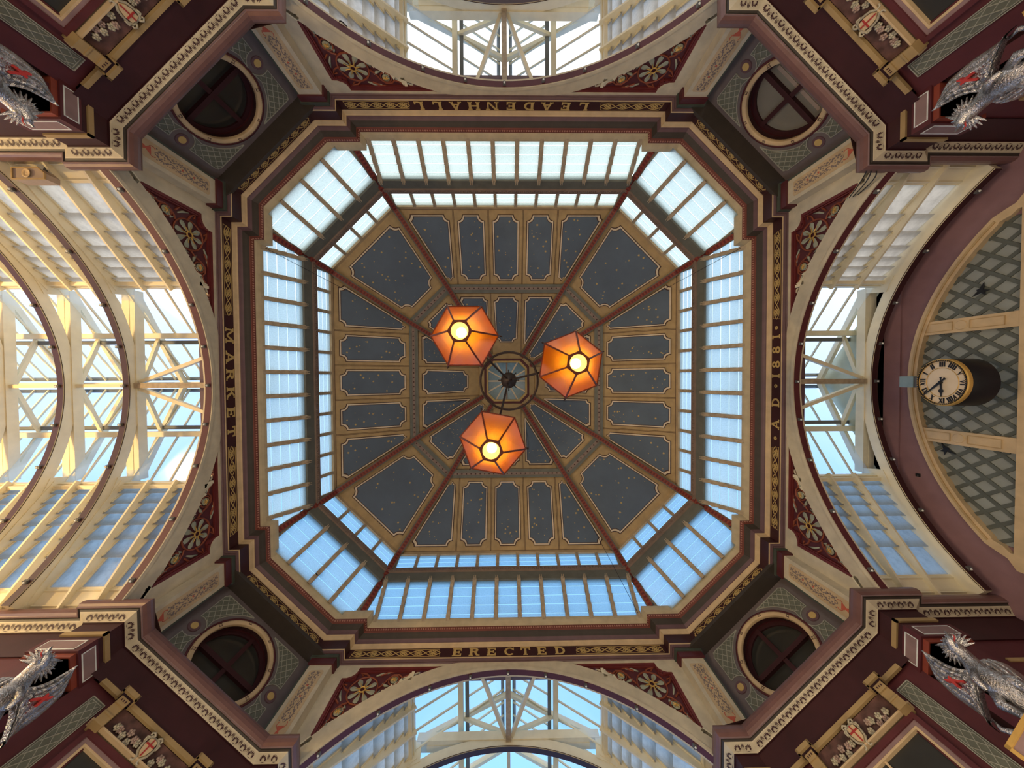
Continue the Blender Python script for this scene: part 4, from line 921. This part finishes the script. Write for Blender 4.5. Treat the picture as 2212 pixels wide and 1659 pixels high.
def build_lantern(pos, ang, where):
    L = empty('pendant_lantern', 'glowing amber glass hexagonal lantern ' + where, 'lantern', (*pos, 0), R(ang), 'three hanging lanterns')
    zr, zb, rr, rb = 4.45, 3.985, .462, .142
    V = lambda r, k, z: Vector((r * math.cos(PI * k / 3), r * math.sin(PI * k / 3), z))
    for k in range(6):
        for (r0_, z0, r1_, z1, nm) in ((rb, zb, rr, zr, 'amber_pane'), (rr, zr, .16, 4.86, 'roof_pane')):
            a, b, c, d = V(r0_, k, z0), V(r0_, k + 1, z0), V(r1_, k + 1, z1), V(r1_, k, z1); n = (b - a).cross(c - a).normalized() * .005
            MB().hexa([a, b, c, d, a + n, b + n, c + n, d + n]).obj(nm, 'amber' if nm == 'amber_pane' else 'lamp_enamel', L)
        MB().bar(V(rb, k, zb), V(rr, k, zr), .020, .022).obj('frame_bar', 'lamp_copper', L)
        MB().bar(V(rr, k, zr), V(rr, k + 1, zr), .018, .02).obj('rim_bar', 'lamp_copper', L)
        if k % 2 == 0: MB().tube([V(rr, k, zr), V(rr + .04, k, zr + .03), V(rr + .045, k, zr + .08), V(rr + .015, k, zr + .09)], .008, 5).obj('hook', 'iron', L)
    P = [tuple(V(rb + .012, k, 0))[:2] for k in range(6)]; n = 24
    ho = [(.108 * math.cos(2 * PI * i / n), .108 * math.sin(2 * PI * i / n)) for i in range(n)]
    hx = []
    for i in range(n):
        a = 2 * PI * i / n; k = a % (PI / 3) - PI / 6; r_ = (rb + .014) * math.cos(PI / 6) / math.cos(k); hx.append((r_ * math.cos(a), r_ * math.sin(a)))
    MB().ring2(hx, ho, lambda u, v, q: (u, v, q), zb - .014, zb + .012).obj('bottom_ring', 'lamp_copper', L)
    MB().lathe([(.112, 4.0), (.08, 3.985), (.0, 3.98)], 24, lambda a, b, h: (a, b, h)).obj('lens', 'glow_disc_glass', L, smooth=True)  # disc added across the open bottom so the whole opening glows
    MB().lathe([(0, 4.06), (.035, 4.065), (.06, 4.09), (.068, 4.13), (.055, 4.17), (.03, 4.20), (0, 4.205)], 14, lambda a, b, h: (a, b, h)).obj('bulb', 'bulb', L, smooth=True)
    MB().tube([(0, 0, 4.20), (0, 0, 4.92), (0, 0, 5.12)], .016, 6).obj('suspension_rod', 'iron', L)
    MB().lathe([(.17, 4.85), (.17, 4.89), (.09, 4.94), (.03, 5.0), (0, 5.01)], 12, lambda a, b, h: (a, b, h)).obj('cap', 'lamp_copper', L)
    ld = bpy.data.lights.new('lantern_light', 'POINT'); ld.energy = 6; ld.color = (1, .62, .25); ld.shadow_soft_size = .06
    lo = bpy.data.objects.new('lantern_light', ld); COL.objects.link(lo); lo.parent = L; lo.location = (0, 0, 4.13)
for p, a, wh in LAN: build_lantern(p, a, wh)

# ---- clock on the east gable
ck = empty('clock', 'round cream faced clock with roman numerals on dark drum', 'clock', (6.0, 0, 4.355))
ck.rotation_euler = (0, R(12), 0)
RCK = .325
cf = lambda a, b, h: (h, b, a)      # disc in the y-z plane, a = up
MB().lathe([(0, 0), (RCK * .93, 0), (RCK * .93, .02), (0, .02)], 48, lambda a, b, h: (h, b, a)).obj('face', 'clock_face', ck)
MB().lathe([(RCK * .99, .31), (RCK * .99, .02), (RCK * .96, .01), (RCK * .96, .03)], 48, lambda a, b, h: (h, b, a)).obj('drum', 'black', ck, smooth=True)
MB().lathe([(RCK * .99, .31), (0, .33)], 48, lambda a, b, h: (h, b, a)).obj('drum_back', 'black', ck)
MB().lathe([(RCK * .90, .0), (RCK * .91, -.012), (RCK * .97, -.018), (RCK, -.005), (RCK, .03)], 48, lambda a, b, h: (h, b, a)).obj('bezel', 'gold', ck, smooth=True)
MB().lathe([(RCK * .895, -.016), (RCK * .90, -.024), (RCK * .95, -.026), (RCK * .955, -.012)], 48, lambda a, b, h: (h, b, a)).obj('bezel_channel', 'black', ck)
bd = MB()
for i in range(72): a = 2 * PI * i / 72; bd.ball((-.028, RCK * .925 * math.sin(a), RCK * .925 * math.cos(a)), .0062, 5, 4)
bd.obj('bezel_beads', 'gold', ck)
MB().lathe([(RCK * .60, -.003), (RCK * .615, -.006), (RCK * .63, -.003)], 48, lambda a, b, h: (h, b, a)).obj('chapter_ring', 'gold', ck)
# numerals: viewer's right is -y
ROM = {12: 'XII', 1: 'I', 2: 'II', 3: 'III', 4: 'IIII', 5: 'V', 6: 'VI', 7: 'VII', 8: 'VIII', 9: 'IX', 10: 'X', 11: 'XI'}
for h, tx in ROM.items():
    a = 2 * PI * h / 12; mb = MB(); wdt = {'I': .026, 'V': .05, 'X': .052}; tot = sum(wdt[c] for c in tx); x = -tot / 2
    ra, rb_ = RCK * .66, RCK * .875
    def put(u, v, q): # u tangential (clockwise), v radial
        r = (ra + rb_) / 2 + v; up_ = r * math.cos(a) - u * math.sin(a); rt = r * math.sin(a) + u * math.cos(a); return (q, -rt, up_)
    H = (rb_ - ra) / 2
    for c in tx:
        w_ = wdt[c]; m = x + w_ / 2
        if c == 'I': mb.prism([(m - .009, -H), (m + .009, -H), (m + .009, H), (m - .009, H)], put, -.005, 0)
        elif c == 'V': mb.prism([(m - .024, H), (m - .008, H), (m + .006, -H), (m - .005, -H)], put, -.005, 0); mb.prism([(m + .024, H), (m + .015, H), (m - .003, -H), (m + .004, -H)], put, -.005, 0)
        else: mb.prism([(m - .024, H), (m - .008, H), (m + .024, -H), (m + .008, -H)], put, -.005, 0); mb.prism([(m + .024, H), (m + .016, H), (m - .024, -H), (m - .016, -H)], put, -.005, 0)
        x += w_
    mb.obj('numeral', 'black', ck)
def hand(nm, a, poly, q):
    def put(u, v, z): up_ = v * math.cos(a) - u * math.sin(a); rt = v * math.sin(a) + u * math.cos(a); return (z, -rt, up_)
    MB().prism(poly, put, q, q + .006).obj(nm, 'black', ck)
def hp(pts): return pts + [(-u, v) for u, v in pts[::-1]]
hand('hour_hand', R(268), hp([(.016, -.075), (.006, -.05), (.012, 0), (.010, .06), (.010, .09), (.036, .115), (.010, .15), (.0035, .20)]), -.020)
hand('minute_hand', R(318), hp([(.018, -.085), (.007, -.05), (.013, 0), (.015, .07), (.009, .16), (.0035, .295)]), -.030)
MB().lathe([(0, -.036), (.018, -.034), (.02, -.01)], 12, lambda a, b, h: (h, b, a)).obj('boss', 'black', ck)
MB().box(.06, .20, -.075, .075, .30, .62).obj('hanger', 'bracket', ck); MB().box(.05, .09, -.085, .085, .45, .66).obj('hanger_plate', 'teal_grey', ck); MB().box(.10, .55, -.06, .06, .58, .66).obj('hanger_arm', 'bracket', ck)

# ---- silver dragons on the piers
def build_dragon(label, sx_, sy_):
    d = empty('dragon_statue', label, 'statue', (0, 0, 0), 0, 'silver pier dragons'); d.scale = (sx_, sy_, 1)
    n = Vector((.86, .51, 0)).normalized(); l = Vector((-n.y, n.x, 0))
    def W(a, z, q=0): p = n * (5.05 + q) + l * a; return (p.x, p.y, z)    # a lateral, q away from the crossing
    b = MB()
    b.tube([W(.10, 2.46, -.02), W(.06, 2.52, -.04), W(.04, 2.62, -.07), W(.06, 2.72, -.08), W(.05, 2.80, -.05), W(.01, 2.88, -.05), W(-.02, 2.94, -.07), W(-.04, 2.98, -.09), W(-.06, 2.99, -.13), W(-.08, 2.985, -.17)], [.07, .085, .10, .10, .085, .065, .058, .06, .045, .022], 12)
    body = b.obj('body', 'silver', d, smooth=True)
    hd = MB(); hc = (-.035, 2.985)
    for k in range(15):
        ang = -2.1 + 4.2 * k / 14
        hd.tube([W(hc[0], hc[1], -.07), W(hc[0] + .15 * math.sin(ang), hc[1] + .12 * math.cos(ang), -.03)], [.034, .003], 5)
        hd.tube([W(hc[0], hc[1] - .02, -.09), W(hc[0] + .105 * math.sin(ang + .15), hc[1] + .085 * math.cos(ang + .15), -.10)], [.028, .003], 5)
    for s in (1, -1):
        hd.tube([W(-.05 + s * .03, 3.01, -.12), W(-.04 + s * .07, 3.06, -.10), W(-.03 + s * .085, 3.10, -.07)], [.018, .012, .002], 5)
        hd.ball(W(-.055 + s * .028, 3.01, -.135), .013, 6, 5)
        for j in range(3): hd.tube([W(-.07 - .01 * j, 2.97, -.15 - .012 * j), W(-.07 - .01 * j + s * .01, 2.945, -.155 - .012 * j)], [.008, .001], 4)
    hd.tube([W(-.05, 2.95, -.11), W(-.08, 2.94, -.16)], [.028, .014], 7)
    hd.obj('head_crest', 'silver', d)
    MB().tube([W(-.08, 2.96, -.16), W(-.11, 2.945, -.19), W(-.13, 2.955, -.21)], [.007, .006, .002], 5).obj('tongue', 'cross_red', d)
    def wing(lead, trail, q0, q1, nm):
        rows = []; m = 30; rg = 20
        def samp(c, t): x = t * (len(c) - 1); i = min(int(x), len(c) - 2); f = x - i; return (c[i][0] * (1 - f) + c[i + 1][0] * f, c[i][1] * (1 - f) + c[i + 1][1] * f)
        for side in (0, 1):
            rows = []
            for i in range(m + 1):
                t = i / m; A_, B_ = samp(lead, t), samp(trail, t); row = []
                for j in range(rg + 1):
                    u = j / rg; a = A_[0] + (B_[0] - A_[0]) * u; z = A_[1] + (B_[1] - A_[1]) * u
                    rid = 0 if side else (.020 * abs(math.sin(u * 5 * PI)) * min(1, t * 3) + (.014 * abs(math.sin(t * 11 * PI + u * 4)) if u > .55 else .006 * abs(math.sin(t * 5 * PI + u * 6))))
                    q = q0 + (q1 - q0) * u - .06 * math.sin(PI * u) - rid + (.022 if side else 0); row.append(W(a, z, q))
                rows.append(row)
            if side == 0: R0 = rows
            else: R1 = rows
        mb = MB(); mb.grid(R0); mb.grid([r[::-1] for r in R1])
        mb.grid([[p, q] for p, q in zip([r[0] for r in R1], [r[0] for r in R0])]); mb.grid([[p, q] for p, q in zip([r[-1] for r in R0], [r[-1] for r in R1])])
        return mb.obj(nm, 'silver', d, smooth=False)
    lead = [(.187, 3.165), (.255, 3.138), (.331, 3.059), (.355, 2.969), (.368, 2.874), (.365, 2.788), (.37, 2.718), (.399, 2.634)]
    trail = [(.165, 3.15), (.16, 3.06), (.150, 2.97), (.12, 2.90), (.07, 2.85), (.10, 2.77), (.22, 2.72), (.35, 2.63)]
    nw = wing(lead, trail, .06, -.06, 'near_wing')
    wing([(-.04, 2.90), (-.11, 2.87), (-.14, 2.80), (-.13, 2.72), (-.10, 2.64), (-.06, 2.58)], [(.0, 2.86), (.0, 2.82), (.02, 2.77), (.02, 2.72), (.02, 2.66), (-.03, 2.58)], .10, -.02, 'far_wing')
    cr_ = MB()
    cr_.prism([(.287, 2.925), (.262, 2.89), (.272, 2.845), (.252, 2.846), (.243, 2.872), (.195, 2.822), (.188, 2.832), (.232, 2.886), (.228, 2.918), (.246, 2.918), (.255, 2.905), (.275, 2.93)], lambda u, v, q: W(u, v, q), -.10, -.03)
    cr_.obj('wing_cross', 'cross_red', d)
    lg = MB()
    for s, a0 in ((1, .13), (-1, .0)):
        lg.tube([W(a0, 2.66, -.08), W(a0 + s * .05, 2.58, -.14), W(a0 + s * .03, 2.50, -.10), W(a0 + s * .04, 2.455, -.14)], [.05, .042, .028, .032], 7)
        for j in (-1, 0, 1): lg.tube([W(a0 + s * .04, 2.455, -.14), W(a0 + s * .04 + j * .03, 2.44, -.20)], [.018, .004], 5)
    lg.tube([W(.06, 2.78, -.13), W(.12, 2.72, -.20), W(.14, 2.66, -.18)], [.035, .028, .02], 7)
    lg.obj('leg', 'silver', d, smooth=True)
    MB().tube([W(.10, 2.48, .0), W(.20, 2.47, .02), (W(.30, 2.52, .02)), W(.36, 2.60, .0), W(.33, 2.66, -.02)], [.05, .04, .03, .02, .004], 8).obj('tail', 'silver', d, smooth=True)
    pd = MB().hexa([W(-.06, 2.30, -.20), W(.44, 2.30, -.20), W(.44, 2.30, .32), W(-.06, 2.30, .32), W(-.06, 2.44, -.20), W(.44, 2.44, -.20), W(.44, 2.44, .32), W(-.06, 2.44, .32)]).obj('plinth', 'mauve', d)
    gf = MB()
    for a0, a1_, z0, z1 in ((-.06, .44, 2.415, 2.445), (-.06, -.03, 2.30, 2.445), (.41, .44, 2.30, 2.445)):
        gf.hexa([W(a0, z0, -.215), W(a1_, z0, -.215), W(a1_, z0, -.20), W(a0, z0, -.20), W(a0, z1, -.215), W(a1_, z1, -.215), W(a1_, z1, -.20), W(a0, z1, -.20)])
    gf.obj('plinth_gilt', 'gold', pd)
    MB().hexa([W(.05, 2.10, -.10), W(.33, 2.10, -.10), W(.33, 2.10, .55), W(.05, 2.10, .55), W(.0, 2.30, -.15), W(.38, 2.30, -.15), W(.38, 2.30, .60), W(.0, 2.30, .60)]).obj('bracket', 'maroon', d)
    return d
build_dragon('silver winged dragon at lower right of the crossing, head above its wing', 1, 1)
build_dragon('silver winged dragon at upper right, below the loose cables', 1, -1)
build_dragon('silver winged dragon at lower left beside the warm lit cornice', -1, 1)
build_dragon('silver winged dragon at upper left near the loudspeaker', -1, -1)

# ---- heraldic shields between the corbels
def build_shield(label, rz):
    s = empty('shield_cartouche', label, 'shield', (0, 0, 0), rz, 'heraldic shields on the corner piers')
    c = (.01, 3.555); fn = lambda u, v, q: (5.655 + q, c[0] + u, c[1] + v)
    sh = [(-.045, .062), (0, .07), (.045, .062), (.055, .0), (.042, -.05), (0, -.09), (-.042, -.05), (-.055, .0)]
    bo = MB(); bo.prism(sh, fn, -.03, .04)
    bo.obj('field', 'tan_light', s)
    x = MB(); strip(x, (0, -.085), (0, .066), .013, fn, -.036, -.028); strip(x, (-.05, .015), (.05, .015), .013, fn, -.036, -.028); x.obj('cross', 'cross_red', s)
    sc = MB()
    for k in (1, -1):
        sc.tube([fn(k * u, v, -.01) for u, v in ((.0, .085), (.05, .085), (.075, .05), (.07, .0), (.06, -.05), (.02, -.095), (.03, -.125), (.055, -.13))], [.012, .014, .013, .013, .013, .011, .010, .006], 6)
        sc.tube([fn(k * u, v, -.02) for u, v in ((.02, .09), (.05, .115), (.075, .10), (.07, .08))], .010, 6)
        sc.tube([fn(k * u, v, -.02) for u, v in ((.06, .07), (.09, .06), (.085, .02))], .009, 6)
    sc.obj('scroll_surround', 'flower_pale', s, smooth=True)
    return s
for k, d in DIAG.items(): build_shield('small cream shield with red cross in scrolled surround, ' + {'southeast': 'lower right pier', 'southwest': 'lower left pier', 'northwest': 'upper left pier', 'northeast': 'upper right pier'}[k], R(d))

# ---- small lamps clipped under the arches
def arch_lamps(where, rz, x, ts):
    lo_, hi_ = {180: ('below', 'above'), 0: ('above', 'below'), 270: ('left of', 'right of'), 90: ('right of', 'left of')}[round(math.degrees(rz))]
    for t in ts:
        k_ = ts.index(t) - 4; pos = 'lamp at the crown' if k_ == 0 else '%s lamp %s the crown' % (('first', 'second', 'third', 'fourth')[abs(k_) - 1], lo_ if k_ < 0 else hi_)
        a = math.asin(t / RI); y, z = RI * math.sin(a), ZC + RI * math.cos(a); q = Matrix.Rotation(rz, 3, 'Z')
        p = q @ Vector((x, y, z)); o = empty('arch_lamp', 'small dark ' + pos + ' of the ' + where, 'lamp', p, rz, 'lamps under the ' + where)
        MB().hexa([(-.03, -.02, -.035), (.03, -.02, -.035), (.03, .02, -.035), (-.03, .02, -.035), (-.03, -.025, .0), (.03, -.025, .0), (.03, .025, .0), (-.03, .025, .0)]).obj('housing', 'bracket', o)
        MB().ball((0, 0, -.035), .016, 7, 5).obj('lens', 'white_line', o)
T9 = (-2.6, -2.0, -1.3, -.65, .0, .65, 1.3, 2.0, 2.6)
arch_lamps('first arch of the west arm', R(180), 5.05, T9); arch_lamps('second arch of the west arm', R(180), 6.45, T9); arch_lamps('third arch of the west arm', R(180), 7.54, T9)
arch_lamps('first arch of the clock arm', R(0), 5.05, T9); arch_lamps('second arch of the clock arm', R(0), 6.45, T9)
arch_lamps('arch above the word LEADENHALL', R(270), 5.05, T9); arch_lamps('arch below the word ERECTED', R(90), 5.05, T9)

# ---- unseen assumed lamps added to warm and brighten undersides, street level and west arm
def unseen_lamp(p, e, col, label, grp):
    o = empty('unseen_lamp', label, 'lamp', p, 0, grp)
    MB().ball((0, 0, 0), .10, 10, 7).obj('globe', 'lamp_globe', o, smooth=True); MB().lathe([(.05, .09), (.06, .14), (.02, .2), (0, .2)], 8, lambda a, b, h: (a, b, -h)).obj('holder', 'iron', o)
    ld = bpy.data.lights.new('unseen_light', 'POINT'); ld.energy = e; ld.color = col; ld.shadow_soft_size = .25
    lo = bpy.data.objects.new('unseen_light', ld); COL.objects.link(lo); lo.parent = o; lo.location = (0, 0, .4)
emit('lamp_globe', (1, .78, .5), 4)
for i, (x, y) in enumerate(((3.6, 2.2), (2.2, 3.6), (-2.2, 3.6), (-3.6, 2.2), (-3.6, -2.2), (-2.2, -3.6), (2.2, -3.6), (3.6, -2.2))):
    unseen_lamp((x, y, .6), 52, (1, .80, .55), 'unseen added globe lamp number %s clockwise from the clock arm' % ('one two three four five six seven eight'.split()[i]), 'unseen added globe lamps')
for y in (-2.2, 2.2): unseen_lamp((-9.6, y, 2.6), 560, (1, .64, .22), 'unseen warm globe lamp in the west arm, %s side' % ('upper' if y < 0 else 'lower'), 'unseen west arm globe lamps')

# ---- loudspeaker, floodlight, cables, bird decals
lsp = empty('loudspeaker', 'cream boxed loudspeaker with round cone on the upper left cornice', 'loudspeaker', (-6.02, -2.72, 4.22))
sp_ = [(-.20, -.07), (.12, -.07), (.20, .0), (.20, .07), (-.20, .07)]
MB().prism(sp_, lambda u, v, q: (u, v, q), 0, .14).obj('box', 'joist', lsp); MB().ring2([(u * 1.04, v * 1.08) for u, v in sp_], [(u * .97, v * .92) for u, v in sp_], lambda u, v, q: (u, v, q), -.012, .004).obj('rim', 'corbel_gold', lsp)
MB().lathe([(.055, -.012), (.05, -.016), (.035, -.004), (.0, -.012)], 20, lambda a, b, h: (a - .02, b, h)).obj('cone', 'tan_light', lsp, smooth=True)
MB().bar((0, .05, .1), (0, -.25, .2), .04, .04).obj('mount', 'bracket', lsp)
fl2 = MB().box(-.05, .05, -.035, .035, -.05, .05).add([], []).bar((0, 0, .05), (0, .06, .12), .02, .02).obj('floodlight', 'black', None, loc=(-3.80, 3.80, 6.40)); fl2.rotation_euler = (0, 0, R(-45)); tag(fl2, 'small black floodlight against the lower left dome window', 'floodlight')
def cable(label, pts, r=.008, n=18):
    out = []
    for i in range(len(pts) - 1):
        for k in range(n): out.append(Vector(pts[i]).lerp(Vector(pts[i + 1]), k / n))
    out.append(Vector(pts[-1])); o = MB().tube(pts if len(pts) > 4 else out, r, 5).obj('cable', 'cable'); tag(o, label, 'cable'); return o
def sag(a, b, dz, n=12): a, b = Vector(a), Vector(b); return [a.lerp(b, i / n) + Vector((0, 0, -dz * math.sin(PI * i / n))) for i in range(n + 1)]
for i, dx in enumerate((0, .06, .13)):
    cable('%s of the loose cables looping from the upper right cornice' % ('first', 'second', 'third')[i], sag((4.68 + dx, -2.74, 4.16), (4.95 + .03 * i, -2.66, 4.62 - .02 * i), .02 + .03 * i), .007)
cable('thin wire stretched across the dome window beside the word MARKET', [(-4.62, -2.62, 6.32), (-4.1, -2.35, 7.0), (-3.6, -2.1, 7.9)], .005)
cable('thin wire stretched across the dome window beside AD 1881', [(4.62, -2.62, 6.32), (4.1, -2.35, 7.0), (3.6, -2.1, 7.9)], .005)
cable('thin wire stretched across the dome window beside the word ERECTED', [(2.6, 4.62, 6.32), (2.35, 4.1, 7.0), (2.1, 3.6, 7.9)], .005)
cable('black cable looping below the arch at top left', sag((-2.35, -5.12, 4.72), (-2.2, -5.12, 4.86), .12), .008)
sb_ = MB().box(-.02, .0, -.025, .025, -.025, .025).bar((-.02, 0, 0), (-.04, 0, -.02), .012, .012).obj('wall_sensor', 'black', None, loc=(6.60, 1.498, 5.050)); tag(sb_, 'tiny dark sensor box on the mauve end wall', 'sensor')
def bird(label, t, z, a):
    pts = [(0, .05), (.02, .03), (.10, .045), (.05, .01), (.025, -.01), (.04, -.07), (.0, -.04), (-.035, -.075), (-.02, -.01), (-.06, .0), (-.11, .03), (-.02, .03)]
    c, s = math.cos(a), math.sin(a)
    o = MB().prism([(t + u * c - v * s, z + u * s + v * c) for u, v in pts], lambda u, v, q: (6.585 + q, u, v), 0, .01).obj('bird_decal', 'black'); tag(o, label, 'decal')
bird('black swallow silhouette on the lozenge window above the clock', -1.265, 4.402, .5); bird('black swallow silhouette on the lozenge window below the clock', 1.023, 4.727, 2.2)
